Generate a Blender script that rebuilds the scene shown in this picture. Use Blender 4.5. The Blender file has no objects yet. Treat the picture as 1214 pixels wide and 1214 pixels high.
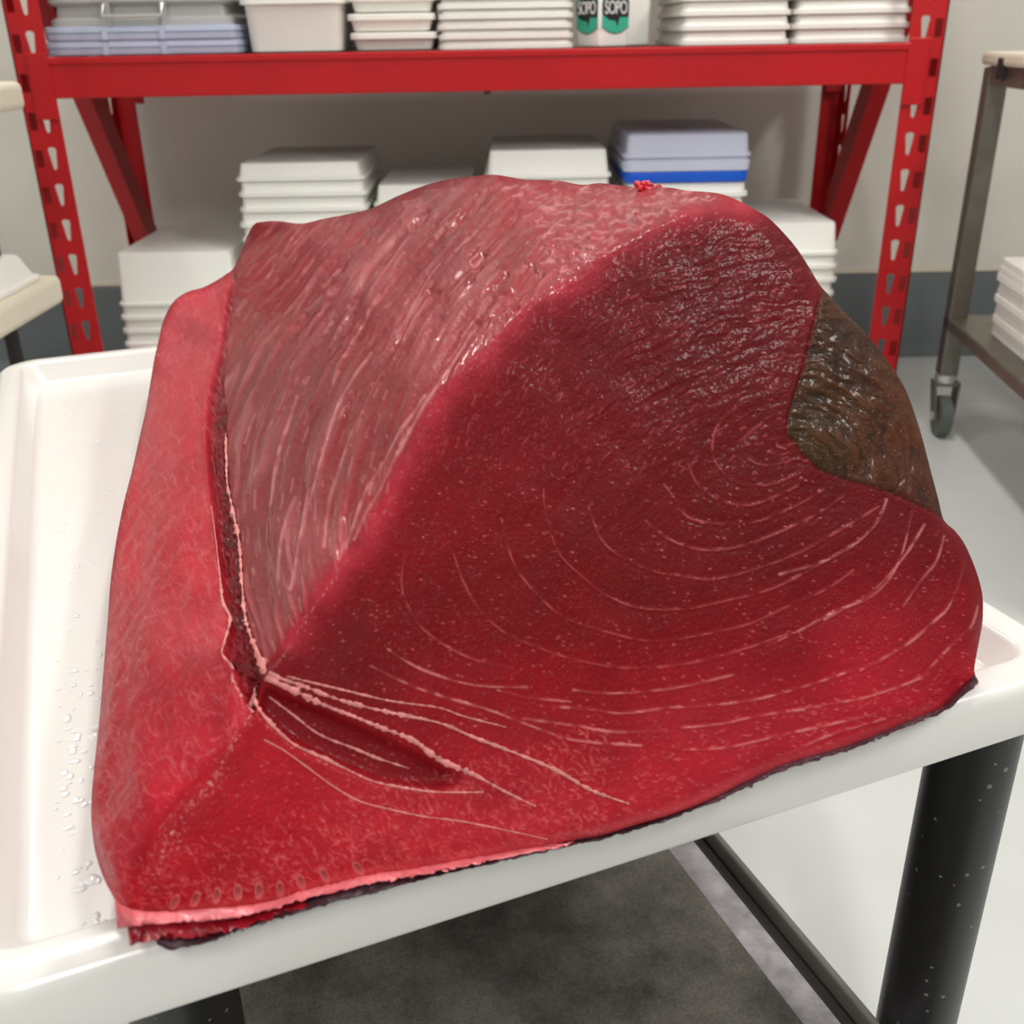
import bpy, bmesh, math, random
import numpy as np
from math import sin, cos, radians, pi, hypot
from mathutils import Vector, Matrix
from mathutils.geometry import delaunay_2d_cdt

scene = bpy.context.scene
random.seed(7)
rng = np.random.default_rng(11)
COL = scene.collection

# ------------------------------------------------------------------ camera
FPX, TH, RO, CAMH = 1225.0, radians(24.8), radians(1.0), 0.915
f_ = np.array([0, cos(TH), -sin(TH)]); r0 = np.array([1., 0, 0]); u0 = np.cross(r0, f_)
RT = r0*cos(RO) - u0*sin(RO); UP = u0*cos(RO) + r0*sin(RO)
CAM = np.array([0, 0, CAMH])
cd = bpy.data.cameras.new('camera'); cam = bpy.data.objects.new('camera', cd); COL.objects.link(cam)
cd.sensor_fit = 'HORIZONTAL'; cd.sensor_width = 36; cd.lens = 36*FPX/1214
cd.clip_start = 0.02; cd.clip_end = 50
cam.matrix_world = Matrix(((RT[0], UP[0], -f_[0], 0), (RT[1], UP[1], -f_[1], 0), (RT[2], UP[2], -f_[2], CAMH), (0, 0, 0, 1)))
cd.dof.use_dof = True; cd.dof.focus_distance = 0.66; cd.dof.aperture_fstop = 36/2.9
scene.camera = cam

# ------------------------------------------------------------------ world, lights, exposure
W = bpy.data.worlds.new('world'); scene.world = W; W.use_nodes = True
W.node_tree.nodes['Background'].inputs[0].default_value = (0.93, 0.97, 1.0, 1)
W.node_tree.nodes['Background'].inputs[1].default_value = 0.40
def ceiling_lamp(loc, sx, sy, power):
    l = bpy.data.lights.new('ceiling_tube_light', 'AREA'); l.shape = 'RECTANGLE'; l.size = sx; l.size_y = sy; l.energy = power
    l.color = (1.0, 0.975, 0.93)
    o = bpy.data.objects.new('ceiling_tube_light', l); o.location = loc; COL.objects.link(o); return o
ceiling_lamp((-1.10, 2.35, 2.75), 0.12, 1.2, 24)
ceiling_lamp((0.30, 1.45, 2.75), 0.12, 1.2, 31)
ceiling_lamp((1.95, 0.30, 2.75), 0.30, 1.2, 46)
ceiling_lamp((-0.05, -1.60, 2.75), 0.12, 1.2, 46)
ceiling_lamp((-1.50, -1.20, 2.75), 0.12, 1.2, 24)
scene.view_settings.view_transform = 'Standard'; scene.view_settings.look = 'None'
scene.view_settings.gamma = 1.0; scene.view_settings.use_curve_mapping = False
scene.view_settings.exposure = -0.12

# ------------------------------------------------------------------ geometry helpers
TA = radians(68.2)                                   # heading of the trolley and its tray
EU = np.array([sin(TA), cos(TA), 0]); EV = np.array([-cos(TA), sin(TA), 0]); EW = np.array([0, 0, 1.])
TZ = 0.57                                            # tray floor height
def tray_pt(u, v, w): return EU*u + EV*v + EW*(TZ + w)
def ray(x, y): return RT*(x-607)/FPX + UP*(607-y)/FPX + f_
def at(x, y, z=None, Y=None, X=None, v=None):
    d = ray(x, y)
    if z is not None: t = (z-CAM[2])/d[2]
    elif Y is not None: t = Y/d[1]
    elif X is not None: t = X/d[0]
    else: t = (v - CAM@EV)/(d@EV)
    return CAM + t*d

def srgb(r, g, b):
    c = np.array([r, g, b])/255.
    c = np.where(c <= .04045, c/12.92, ((c+.055)/1.055)**2.4)
    return (float(c[0]), float(c[1]), float(c[2]), 1.0)

MATS = {}
def mat(name, rgb, rough=.5, var=.06, scale=12., bump=0., bscale=60., metal=0., coat=0., spec=.5, trans=0., alpha=1.):
    if name in MATS: return MATS[name]
    m = bpy.data.materials.new(name); m.use_nodes = True; nt = m.node_tree; b = nt.nodes['Principled BSDF']
    tc = nt.nodes.new('ShaderNodeTexCoord')
    n = nt.nodes.new('ShaderNodeTexNoise'); n.inputs['Scale'].default_value = scale; n.inputs['Detail'].default_value = 5
    nt.links.new(tc.outputs['Object'], n.inputs['Vector'])
    r = nt.nodes.new('ShaderNodeValToRGB'); c = srgb(*rgb)
    r.color_ramp.elements[0].position = .3; r.color_ramp.elements[1].position = .7
    r.color_ramp.elements[0].color = tuple(max(0, k*(1-var)) for k in c[:3])+(1,)
    r.color_ramp.elements[1].color = tuple(min(1, k*(1+var)) for k in c[:3])+(1,)
    nt.links.new(n.outputs['Fac'], r.inputs['Fac']); nt.links.new(r.outputs['Color'], b.inputs['Base Color'])
    b.inputs['Roughness'].default_value = rough; b.inputs['Metallic'].default_value = metal
    b.inputs['Specular IOR Level'].default_value = spec; b.inputs['Coat Weight'].default_value = coat
    b.inputs['Coat Roughness'].default_value = .12; b.inputs['Transmission Weight'].default_value = trans
    b.inputs['Alpha'].default_value = alpha
    if bump:
        n2 = nt.nodes.new('ShaderNodeTexNoise'); n2.inputs['Scale'].default_value = bscale; n2.inputs['Detail'].default_value = 4
        nt.links.new(tc.outputs['Object'], n2.inputs['Vector'])
        bp = nt.nodes.new('ShaderNodeBump'); bp.inputs['Strength'].default_value = bump; bp.inputs['Distance'].default_value = .002
        nt.links.new(n2.outputs['Fac'], bp.inputs['Height']); nt.links.new(bp.outputs['Normal'], b.inputs['Normal'])
    MATS[name] = m; return m

def tag(o, label=None, cat=None, group=None, kind=None):
    if label: o['label'] = label
    if cat: o['category'] = cat
    if group: o['group'] = group
    if kind: o['kind'] = kind
    return o
def empty(name, loc=(0, 0, 0), rz=0):
    o = bpy.data.objects.new(name, None); o.location = loc; o.rotation_euler = (0, 0, rz); o.empty_display_size = .05
    COL.objects.link(o); return o
def link(name, me, m, parent=None, loc=None):
    o = bpy.data.objects.new(name, me); COL.objects.link(o)
    if m is not None and not len(me.materials): me.materials.append(m)
    if parent is not None: o.parent = parent
    if loc is not None: o.location = loc
    return o
def mesh(name, V, Fs, smooth=False, sharp=None):
    me = bpy.data.meshes.new(name); me.from_pydata([tuple(map(float, v)) for v in V], [], [tuple(map(int, f)) for f in Fs])
    bm = bmesh.new(); bm.from_mesh(me); bmesh.ops.recalc_face_normals(bm, faces=bm.faces); bm.to_mesh(me); bm.free()
    if smooth:
        me.shade_smooth()
        me.set_sharp_from_angle(angle=radians(sharp or 40))
    return me

class MB:
    """collects shapes into one mesh"""
    def __init__(s): s.V = []; s.F = []
    def add(s, V, F):
        k = len(s.V); s.V += [tuple(v) for v in V]; s.F += [tuple(i+k for i in f) for f in F]; return s
    def box(s, x0, x1, y0, y1, z0, z1):
        return s.add([(x, y, z) for z in (z0, z1) for y in (y0, y1) for x in (x0, x1)],
                     [(0, 2, 3, 1), (4, 5, 7, 6), (0, 1, 5, 4), (2, 6, 7, 3), (0, 4, 6, 2), (1, 3, 7, 5)])
    def bar(s, p, q, a, b, w, h):
        p, q, a, b = map(np.array, (p, q, a, b))
        return s.add([e + a*i*w/2 + b*j*h/2 for e in (p, q) for j in (-1, 1) for i in (-1, 1)],
                     [(0, 2, 3, 1), (4, 5, 7, 6), (0, 1, 5, 4), (2, 6, 7, 3), (0, 4, 6, 2), (1, 3, 7, 5)])
    def tube(s, path, rad, n=8, cap=True):
        path = [np.array(p, float) for p in path]; m = len(path); rings = []
        for i in range(m):
            t = path[min(i+1, m-1)] - path[max(i-1, 0)]; t /= np.linalg.norm(t)+1e-12
            a = np.cross(t, [0, 0, 1.]) if abs(t[2]) < .95 else np.cross(t, [1., 0, 0])
            a /= np.linalg.norm(a); b = np.cross(a, t); r = rad[i] if hasattr(rad, '__len__') else rad
            rings.append([path[i] + (a*cos(2*pi*k/n) + b*sin(2*pi*k/n))*r for k in range(n)])
        V = [p for rg in rings for p in rg]
        F = [(i*n+k, i*n+(k+1) % n, (i+1)*n+(k+1) % n, (i+1)*n+k) for i in range(m-1) for k in range(n)]
        if cap: F += [tuple(range(n))[::-1], tuple((m-1)*n+k for k in range(n))]
        return s.add(V, F)
    def rrloft(s, x0, x1, y0, y1, rad, prof, seg=4, cap0=True, cap1=True):
        """rounded-rectangle loft: prof is a list of (inset, z)"""
        rings = []
        for ins, z in prof:
            a, b, c, d = x0+ins, x1-ins, y0+ins, y1-ins; r = max(.0015, min(rad-ins if ins < 0 else max(rad-ins, rad*.35), (b-a)/2.01, (d-c)/2.01))
            ring = []
            for cx, cy, st in ((b-r, d-r, 0), (a+r, d-r, pi/2), (a+r, c+r, pi), (b-r, c+r, 1.5*pi)):
                ring += [(cx+r*cos(st+pi/2*k/seg), cy+r*sin(st+pi/2*k/seg), z) for k in range(seg+1)]
            rings.append(ring)
        n = len(rings[0]); V = [p for rg in rings for p in rg]
        F = [(i*n+k, i*n+(k+1) % n, (i+1)*n+(k+1) % n, (i+1)*n+k) for i in range(len(rings)-1) for k in range(n)]
        if cap0: F.append(tuple(range(n))[::-1])
        if cap1: F.append(tuple((len(rings)-1)*n+k for k in range(n)))
        return s.add(V, F)
    def xf(s, fn): s.V = [tuple(fn(np.array(v))) for v in s.V]; return s
    def build(s, name, m, parent=None, loc=None, smooth=False, sharp=None):
        return link(name, mesh(name, s.V, s.F, smooth, sharp), m, parent, loc)
def bevel(o, w, seg=2):
    b = o.modifiers.new('bevel', 'BEVEL'); b.width = w; b.segments = seg; b.limit_method = 'ANGLE'; b.angle_limit = radians(35); return o

# ------------------------------------------------------------------ materials
M_wall = mat('painted_wall_panel', (230, 225, 211), .55, .03, 2.5, .1, 30)
M_floor = mat('epoxy_floor', (208, 210, 206), .30, .035, 6, .05, 90)
M_cove = mat('grey_cove_base', (112, 118, 118), .5, .1, 5)
M_red = mat('red_powder_coat', (184, 0, 12), .42, .06, 9)
M_deck = mat('shelf_board', (70, 60, 55), .7, .1, 10)
M_white = mat('white_plastic', (246, 244, 236), .38, .02, 5)
M_cream = mat('cream_plastic', (250, 248, 238), .36, .02, 5)
M_ivory = mat('ivory_plastic', (232, 222, 200), .45, .05, 6)
M_gcrate = mat('grey_plastic', (180, 178, 173), .45, .06, 8)
M_bcrate = mat('blue_grey_plastic', (186, 196, 216), .45, .06, 8)
M_blue = mat('blue_plastic', (10, 88, 205), .35, .05, 6)
M_clear = mat('frosted_lid_plastic', (205, 208, 225), .28, .03, 5)
M_steel = mat('stainless_steel', (128, 122, 112), .42, .12, 20, metal=.75)
M_wire = mat('steel_wire', (205, 203, 198), .3, .05, 20, metal=.6)
M_dark = mat('dark_iron', (40, 36, 32), .6, .15, 20)
M_rubber = mat('grey_wheel_rubber', (92, 98, 92), .5, .1, 20)
M_tray = mat('white_tray_plastic', (225, 222, 216), .22, .015, 14, .06, 60, coat=.15)
M_green = mat('label_green', (60, 182, 150), .5, .05, 20)
M_ink = mat('label_black', (30, 32, 34), .5, .05, 20)
M_label = mat('label_white', (240, 240, 236), .5, .02, 20)

# ------------------------------------------------------------------ room
WALLY = 3.12
tag(MB().box(-8, 8, WALLY, WALLY+.1, 0, 3.0).build('wall_back', M_wall), kind='structure')
tag(MB().box(-8, 8, -4, WALLY+.1, -.05, 0).build('floor', M_floor), kind='structure')
cv = MB()
prof = [(0, .245), (-.012, .24), (-.014, .06), (-.02, .025), (-.045, .006), (-.06, .0)]
cv.add([(x, WALLY+p, z) for x in (-8, 8) for p, z in prof], [(i, i+1, len(prof)+i+1, len(prof)+i) for i in range(len(prof)-1)])
tag(cv.build('baseboard_back', M_cove, smooth=True), kind='structure')
tag(MB().box(-8, 8, WALLY-.006, WALLY-.0005, .247, .258).build('trim_1', M_ivory), kind='structure')

# ------------------------------------------------------------------ red storage rack
RX0, RX1, RY0, RY1 = -1.033, 0.926, 2.38, 2.98
rack = empty('storage_rack', ((RX0+RX1)/2, (RY0+RY1)/2, 0))
tag(rack, 'red steel boltless storage rack with slotted posts behind the tuna', 'storage rack')
ROFF = -np.array(rack.location)
def slotted_plate(mb, org, ax, thick, width, holes, z0, n, pitch):
    """plate along z, ax = width direction, holes = list of polygons in (x, z) of one pitch cell, side by side columns"""
    ax = np.array(ax, float); th = np.array(thick, float)
    for i in range(n):
        zb = z0 + i*pitch
        xs = [0]+[h[0] for h in holes[1:]]+[width]
        for c, (xsplit, poly) in enumerate(holes):
            a, b = xs[c], xs[c+1]
            m = len(poly)
            cx = sum(p[0] for p in poly)/m; cz = sum(p[1] for p in poly)/m
            outer = []
            for (px, pz) in poly:
                dx, dz = px-cx, pz-cz
                t = min([((b-cx)/dx if dx > 0 else (a-cx)/dx) if abs(dx) > 1e-9 else 9e9, ((pitch-cz)/dz if dz > 0 else (0-cz)/dz) if abs(dz) > 1e-9 else 9e9])
                outer.append([cx+dx*t, cz+dz*t])
            # make sure the four cell corners exist
            corners = [(a, 0), (b, 0), (b, pitch), (a, pitch)]
            for q in corners:
                j = min(range(m), key=lambda k: hypot(outer[k][0]-q[0], outer[k][1]-q[1])); outer[j] = list(q)
            V = []
            for lay in (0, 1):
                for P in (outer, poly):
                    V += [org + ax*p[0] + np.array([0, 0, zb+p[1]]) + th*lay for p in P]
            F = []
            for k in range(m):
                k2 = (k+1) % m
                F += [(k, k2, m+k2, m+k), (2*m+k, 3*m+k, 3*m+k2, 2*m+k2), (m+k, m+k2, 3*m+k2, 3*m+k), (k, 2*m+k, 2*m+k2, k2)]
            mb.add(V, F)
def tear(cx, cz, w=.0095, w2=.0045, h=.046):
    pts = [(-w, h*.40), (-w*.75, h*.49), (0, h*.52), (w*.75, h*.49), (w, h*.40), (w*.72, 0.), (w2, -h*.42), (w2*.5, -h*.5), (-w2*.5, -h*.5), (-w2, -h*.42), (-w*.72, 0.), (-w*.9, h*.25)]
    return [(cx+x, cz+z) for x, z in pts]
def slot(cx, cz, w=.0085, h=.036):
    return [(cx+x, cz+z) for x, z in ((-w, -h/2), (0, -h/2), (w, -h/2), (w, -h/6), (w, h/6), (w, h/2), (0, h/2), (-w, h/2), (-w, h/6), (-w, -h/6))]
def post(x_out, sgn, y, back):
    mb = MB(); p = .0765; n = 24; z0 = .034
    org = np.array([x_out, y, 0.])
    if not back:
        slotted_plate(mb, org, (sgn, 0, 0), (0, .003, 0), .075, [(0, slot(.0155, p/2)), (.029, tear(.045, p/2))], z0, n, p)
        mb.bar((x_out+sgn*.0015, y+.035, 0), (x_out+sgn*.0015, y+.035, z0+n*p), (1, 0, 0), (0, 1, 0), .003, .07)
    else:
        mb.bar((x_out+sgn*.03, y, 0), (x_out+sgn*.03, y, z0+n*p), (1, 0, 0), (0, 1, 0), .06, .003)
        slotted_plate(mb, np.array([x_out+sgn*.003, y-.07, 0.]), (0, 1, 0), (sgn*.003, 0, 0), .07, [(0, tear(.036, p/2, .012, .007))], z0, n, p)
    mb.box(x_out-.012 if sgn > 0 else x_out-.085, x_out+.085 if sgn > 0 else x_out+.012, y-.01 if not back else y-.075, y+.075 if not back else y+.01, 0, .004)
    mb.V = [tuple(np.array(v)+ROFF) for v in mb.V]
    return mb.build('post', M_red, rack)
post(RX0, 1, RY0, False); post(RX1, -1, RY0, False); post(RX0-.017, 1, RY1, True); post(RX1-.017, -1, RY1, True)
SHZ = .884
for (zt, zb) in ((SHZ, .806), (.14, .062), (1.56, 1.482)):  # highest tier is unseen, added to shade the wall behind the rack
    for yy, face in ((RY0-.006, 1), (RY1-.03, 0)):
        mb = MB()
        mb.box(RX0+.07, RX1-.07, yy, yy+.036, zb, zt)
        if face: mb.box(RX0+.07, RX1-.07, yy-.004, yy+.004, zt-.012, zt+.003)
        o = mb.xf(lambda q: q+ROFF).build('beam', M_red, rack); bevel(o, .003)
        for sx, x in ((1, RX0+.045), (-1, RX1-.045)):
            c = MB().box(min(x-sx*.014, x+sx*.032), max(x-sx*.014, x+sx*.032), yy-.003, yy+.004, zb-.042, zt+.012).xf(lambda q: q+ROFF).build('beam_connector', M_red, o); bevel(c, .002)
    d = MB().box(RX0+.06, RX1-.06, RY0+.032, RY1-.032, zt-.02, zt-.001).xf(lambda q: q+ROFF).build('shelf_deck', M_deck, rack)
for x, s in ((RX0+.028, 1), (RX1-.028, -1)):
    mb = MB()
    for (ya, za, yb, zb) in ((2.40, 1.235, 2.955, .40), (2.40, 1.30, 2.955, 1.75)):
        dv = np.array([0, yb-ya, zb-za]); L = np.linalg.norm(dv); dv /= L; nn = np.array([0, -dv[2], dv[1]])
        o = MB(); o.bar((x, ya, za), (x, yb, zb), (1, 0, 0), nn, .042, .075)
        o.xf(lambda q: q+ROFF).build('brace', M_red, rack)
MB().box(-.045, -.030, RY0-.002, RY0+.02, .800, .807).xf(lambda q: q+ROFF).build('deck_clip', M_dark, rack)

# ------------------------------------------------------------------ plastic containers
ORD = ['topmost'] + [q+' from the top' for q in 'second third fourth fifth sixth seventh eighth ninth tenth eleventh twelfth thirteenth fourteenth fifteenth sixteenth seventeenth eighteenth nineteenth twentieth'.split()]
def tray_lid(mb, w, d, h, rim=.008, rimh=.008, taper=.012, r=.03):
    """upturned tray: flange at the bottom, tapering body, flat top with a rounded edge"""
    return mb.rrloft(-w/2, w/2, -d/2, d/2, r, [(rim*.6, 0), (0, .001), (-.0, rimh), (rim, rimh+.001), (rim+.001, rimh+.003), (rim+taper*.8, h-.008), (rim+taper, h-.002), (rim+taper+.006, h)])
def open_tray(mb, w, d, h, rim=.008, taper=.015, r=.03):
    """upright container: tapering body below a rolled rim with hollow inside"""
    return mb.rrloft(-w/2, w/2, -d/2, d/2, r, [(rim+taper+.006, 0), (rim+taper, .003), (rim+.002, h-.016), (rim, h-.013), (0, h-.012), (0, h-.002), (.002, h), (rim+.004, h), (rim+.008, h-.01), (rim+taper, .006)])
def stack(name, kind, cat, cx, y0, zbase, w, d, items, where, group, rot=0., jit=.003):
    """items: list bottom to top of (pitch, builder, material)"""
    z = zbase; n = len(items); cache = {}
    for i, (pitch, h, fn, m) in enumerate(items):
        key = (h, fn.__name__, m.name)
        if key not in cache:
            mb = MB(); fn(mb, w, d, h); me = mesh(name, mb.V, mb.F, True, 32); me.materials.append(m); cache[key] = me
        o = link(name, cache[key], None, loc=(cx+random.uniform(-jit, jit), y0+d/2+random.uniform(0, jit), z))
        o.rotation_euler = (0, 0, rot+random.uniform(-.01, .01))
        tag(o, '%s, %s, %s' % (kind, ORD[n-1-i], where), cat, group)
        z += pitch
    return z
def lid_tall(mb, w, d, h): return tray_lid(mb, w, d, h, .006, .008, .008, .022)
def lid_flat(mb, w, d, h): return tray_lid(mb, w, d, h, .0055, .010, .003, .022)
def tub(mb, w, d, h): return open_tray(mb, w, d, h, .008, .008, .04)
def cont(mb, w, d, h): return open_tray(mb, w, d, h, .007, .006, .03)

def low_stack(x0, x1, ztop, toph, pitch, where, group, extra=None, y0=2.45, d=.40, m=None, rot=0, fn=lid_flat):
    """stack on the lower deck up to ztop: nested lids, the top one showing its full height"""
    xa = at(x0[0], x0[1], Y=y0)[0]; xb = at(x1[0], x1[1], Y=y0)[0]
    w = xb-xa; zt = ztop - toph; nn = int((zt-.14)/pitch); base = .14
    p = (zt-base)/nn
    items = [(p, toph if i == nn else p+.0, fn, m or M_white) for i in range(nn+1)]
    items = [(p, p-.0005, fn, m or M_white) for i in range(nn)] + [(toph, toph, lid_tall, m or M_white)]
    stack('food_tray', 'white plastic tray', 'tray', (xa+xb)/2, y0, base, w, d, items, where, group, rot)
low_stack((127, 302), (275, 300), .464, .125, .030, 'stack beside left red post', 'white trays stacked beside the left post')
low_stack((275, 195), (430, 195), .660, .040, .033, 'tall stack near left post', 'white trays in the tall left stack')
low_stack((442, 235), (566, 233), .605, .050, .033, 'low stack behind tuna crest', 'white trays behind the tuna crest', y0=2.47)
low_stack((575, 182), (728, 178), .678, .062, .034, 'stack left of blue-rimmed box', 'white trays left of the blue box')
low_stack((895, 265), (1001, 265), .507, .075, .030, 'stack beside right red post', 'white trays stacked beside the right post')
# stack with the blue box
xa = at(740, 205, Y=2.45)[0]; xb = at(889, 200, Y=2.45)[0]; ex = (xa+xb)/2; ew = xb-xa
stack('food_tray', 'white plastic tray', 'tray', ex, 2.45, .14, ew, .40, [(.033, .0325, lid_flat, M_white)]*14, 'stack under the blue-rimmed box', 'white trays under the blue box')
ez = .14+.033*14
bb = empty('lidded_box', (ex, 2.65, ez)); bb.rotation_euler = (0, 0, .0)
tag(bb, 'blue-rimmed box with a milky translucent lid on the tallest lower stack', 'box')
mb = MB(); mb.rrloft(-ew/2, ew/2, -.2, .2, .02, [(.006, 0), (.002, .002), (.0, .022), (.002, .0255)]); mb.build('blue_base', M_blue, bb, smooth=True)
mb = MB(); mb.rrloft(-ew/2-.003, ew/2+.003, -.203, .203, .02, [(.006, .025), (.002, .026), (.0, .047), (.006, .049), (.006, .055), (0, .056), (0, .063), (.006, .065), (.010, .103), (.018, .108)])
mb.build('lid', M_clear, bb, smooth=True, sharp=32)

# upper shelf
UZ = SHZ+.003
def xspan(a, b, y=2.43): return at(a[0], a[1], Y=y)[0], at(b[0], b[1], Y=y)[0]
# grey crates and blue-grey trays
xa, xb = xspan((56, 70), (284, 66))
cw = xb-xa; cxx = (xa+xb)/2
def crate_small(mb, w, d, h):
    mb.rrloft(-w/2, w/2, -d/2, d/2, .012, [(.006, 0), (.001, .003), (0, h*.45), (.004, h*.5), (.004, h*.55), (0, h*.6), (.001, h-.002), (.006, h)])
    for q in (-.18, .12): mb.box(q*w-.006, q*w+.006, -d/2-.003, -d/2+.01, .002, h-.002)
z = UZ
for i, lab in enumerate(('blue-grey shallow plastic tray lying flat on the red beam, lowest of the grey pile', 'blue-grey shallow plastic tray under the two grey crates')):
    mb = MB(); crate_small(mb, cw-.006*i, .40, .0285); o = mb.build('shallow_tray', M_bcrate, loc=(cxx+.002*i, 2.62, z), smooth=True, sharp=30); o.rotation_euler = (0, 0, .006*(1-i)); tag(o, lab, 'tray', 'blue-grey trays on the top shelf'); z += .029
for i, lab in enumerate(('grey stacking crate with a wire handle resting on the blue-grey trays', 'grey stacking crate on top of the handled grey crate')):
    h = .062 if i == 0 else .09
    root = tag(empty('stacking_crate', (cxx, 2.63, z)), lab, 'crate', 'grey stacking crates')
    w = cw-.03
    mb = MB(); mb.rrloft(-w/2, w/2, -.19, .19, .015, [(.0, 0), (0, .012), (.012, .018), (.014, h*.62), (.004, h*.68), (0, h*.74), (0, h-.004), (.004, h), (.016, h), (.02, h-.02), (.026, .01)]); mb.build('body', M_gcrate, root, smooth=True, sharp=30)
    mb = MB()
    for q in (-.17, .14): MB().box(q*w-.006, q*w+.006, -.194, -.18, .0, h).build('rib', M_gcrate, root)
    hx0, hx1 = -.02, .105
    mb = MB(); mb.tube([(hx0-.05, -.196, .040), (hx0-.05, -.212, .018), (hx1-.05, -.212, .018), (hx1-.05, -.196, .040)], .0042, 8); mb.build('wire_handle', M_wire, root)
    z += h+.0005
# white tub
xa, xb = xspan((281, 20), (411, 20), 2.44)
mb = MB(); tub(mb, xb-xa, .36, .107); tb = tag(empty('storage_tub', ((xa+xb)/2, 2.44+.18, UZ)), 'white tapered plastic tub with a lid beside the grey crates', 'tub')
mb.build('body', M_cream, tb, smooth=True, sharp=32)
mb = MB(); mb.rrloft(-(xb-xa)/2, (xb-xa)/2, -.18, .18, .04, [(.004, .1075), (.0, .109), (.001, .118), (.012, .120), (.014, .150), (.02, .153)]); mb.build('lid', M_cream, tb, smooth=True, sharp=32)
xa, xb = xspan((413, 60), (517, 58), 2.43)
stack('food_container', 'cream plastic container', 'container', (xa+xb)/2, 2.43, UZ, xb-xa, .30, [(.0365, .036, cont, M_cream)]*4, 'stack right of white tub', 'cream containers on the top shelf')
xa, xb = xspan((520, 58), (680, 57), 2.43)
stack('flat_tray', 'flat white tray', 'tray', (xa+xb)/2, 2.43, UZ, xb-xa, .40, [(.0195, .019, lid_flat, M_white)]*8, 'stack left of green-label canister', 'flat trays left of the canister', jit=.001)
xa, xb = xspan((806, 52), (938, 50), 2.43)
stack('flat_tray', 'ribbed white tray', 'tray', (xa+xb)/2, 2.43, UZ, xb-xa, .40, [(.0285, .028, lid_flat, M_white)]*5, 'stack right of the canisters', 'ribbed trays right of the canisters', jit=.0015)
xa, xb = xspan((941, 50), (1079, 46), 2.43)
stack('flat_tray', 'ribbed white tray', 'tray', (xa+xb)/2, 2.43, UZ, xb-xa, .40, [(.0285, .028, lid_flat, M_white)]*5, 'stack touching right rack post', 'ribbed trays by the right post', jit=.0015)

# canisters with the green label
def text_mesh(body, size):
    cu = bpy.data.curves.new('lettering', 'FONT'); cu.body = body; cu.size = size; cu.align_x = 'CENTER'; cu.align_y = 'CENTER'; cu.offset = 0.0; cu.extrude = 0.0006; cu.space_character = .92
    t = bpy.data.objects.new('lettering_tmp', cu); COL.objects.link(t)
    bpy.context.view_layer.update()
    me = bpy.data.meshes.new_from_object(t.evaluated_get(bpy.context.evaluated_depsgraph_get()))
    bpy.data.objects.remove(t); return me
def canister(cx, cy, rz, label, side, h=.19, labels=True):
    root = tag(empty('canister', (cx, cy, UZ), rz), label, 'canister', 'white canisters on the top shelf')
    mb = MB(); a = side/2
    mb.rrloft(-a, a, -a, a, .012, [(.006, 0), (.001, .003), (0, .01), (0, h-.03), (.006, h-.015), (.02, h)], seg=5)
    body = mb.build('body', M_white, root, smooth=True, sharp=32)
    mb = MB(); mb.tube([(0, 0, h), (0, 0, h+.022)], .02, 16); mb.build('cap', M_white, root)
    if labels:
        for ang in (0, -pi/2):
            R = Matrix.Rotation(ang, 4, 'Z')
            def plate(pts, off, m, nm, par=None):
                V = [R @ Vector((x, -a-off, zz)) for x, zz in pts]+[R @ Vector((x, -a+.001, zz)) for x, zz in pts]
                n = len(pts); F = [tuple(range(n)), tuple(range(2*n-1, n-1, -1))]+[(k, n+k, n+(k+1) % n, (k+1) % n) for k in range(n)]
                return link(nm, mesh(nm, V, F), m, par or root)
            q = a*.86; zt, zb = .155, .030
            sh = [(-q, zt), (q, zt), (q*.96, .07), (q, .04), (q*.5, zb), (0, zb-.003), (-q*.5, zb), (-q, .04), (-q*.96, .07)]
            lab = plate(sh, .0016, M_green, 'label')
            plate([(x*1.06, .09+(zz-.09)*1.05) for x, zz in sh], .0008, M_label, 'label_border', lab)
            plate([(x*1.02, .09+(zz-.09)*1.03) for x, zz in sh], .0012, M_ink, 'label_outline', lab)
            plate([(-q*1.0, .088), (-q*.2, .098), (q*.25, .099), (q*1.0, .090), (q*1.0, .058), (q*.3, .058), (q*.12, .038), (0, .051), (-q*.5, .053), (-q*1.0, .064)], .0020, M_ink, 'banner', lab)
            me = text_mesh('SOPO', .034)
            o = link('lettering', me, M_label, lab)
            o.matrix_local = R @ Matrix.Translation((0, -a-.0024, .0755)) @ Matrix.Rotation(pi/2, 4, 'X') @ Matrix.Diagonal((.74, 1.05, 1, 1))
canister(.215, 2.475, radians(38-4), 'white square canister with green labels reading SOPO beside the flat trays', .084)
canister(.285, 2.60, radians(5), 'plain white canister standing behind the green-label one', .084, labels=False)

# ------------------------------------------------------------------ left shelf unit
su = tag(empty('side_shelf', (-1.2, 1.4, 0)), 'cream topped side shelf unit at the left edge behind the tray', 'shelf unit')
so = np.array([1.2, -1.4, 0])
for zb, zt, nm in ((.444, .499, 'shelf'), (.803, .852, 'shelf')):
    o = MB().box(-1.55, -.885, .75, 2.06, zb, zt).xf(lambda q: q+so).build(nm, M_ivory, su); bevel(o, .012, 3)
for x, y in ((-1.5, .82), (-1.5, 1.98), (-.97, .82), (-.97, 1.98)):
    MB().tube([(x, y, 0), (x, y, 1.2)], .014, 10).xf(lambda q: q+so).build('post', M_dark, su)
mb = MB(); tray_lid(mb, .52, .66, .052, .01, .008, .02, .03); o = mb.build('flat_tray', M_white, loc=(-1.163, 1.70, .4995), smooth=True, sharp=32)
tag(o, 'white tray lying on the cream side shelf at the left edge', 'tray')

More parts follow.
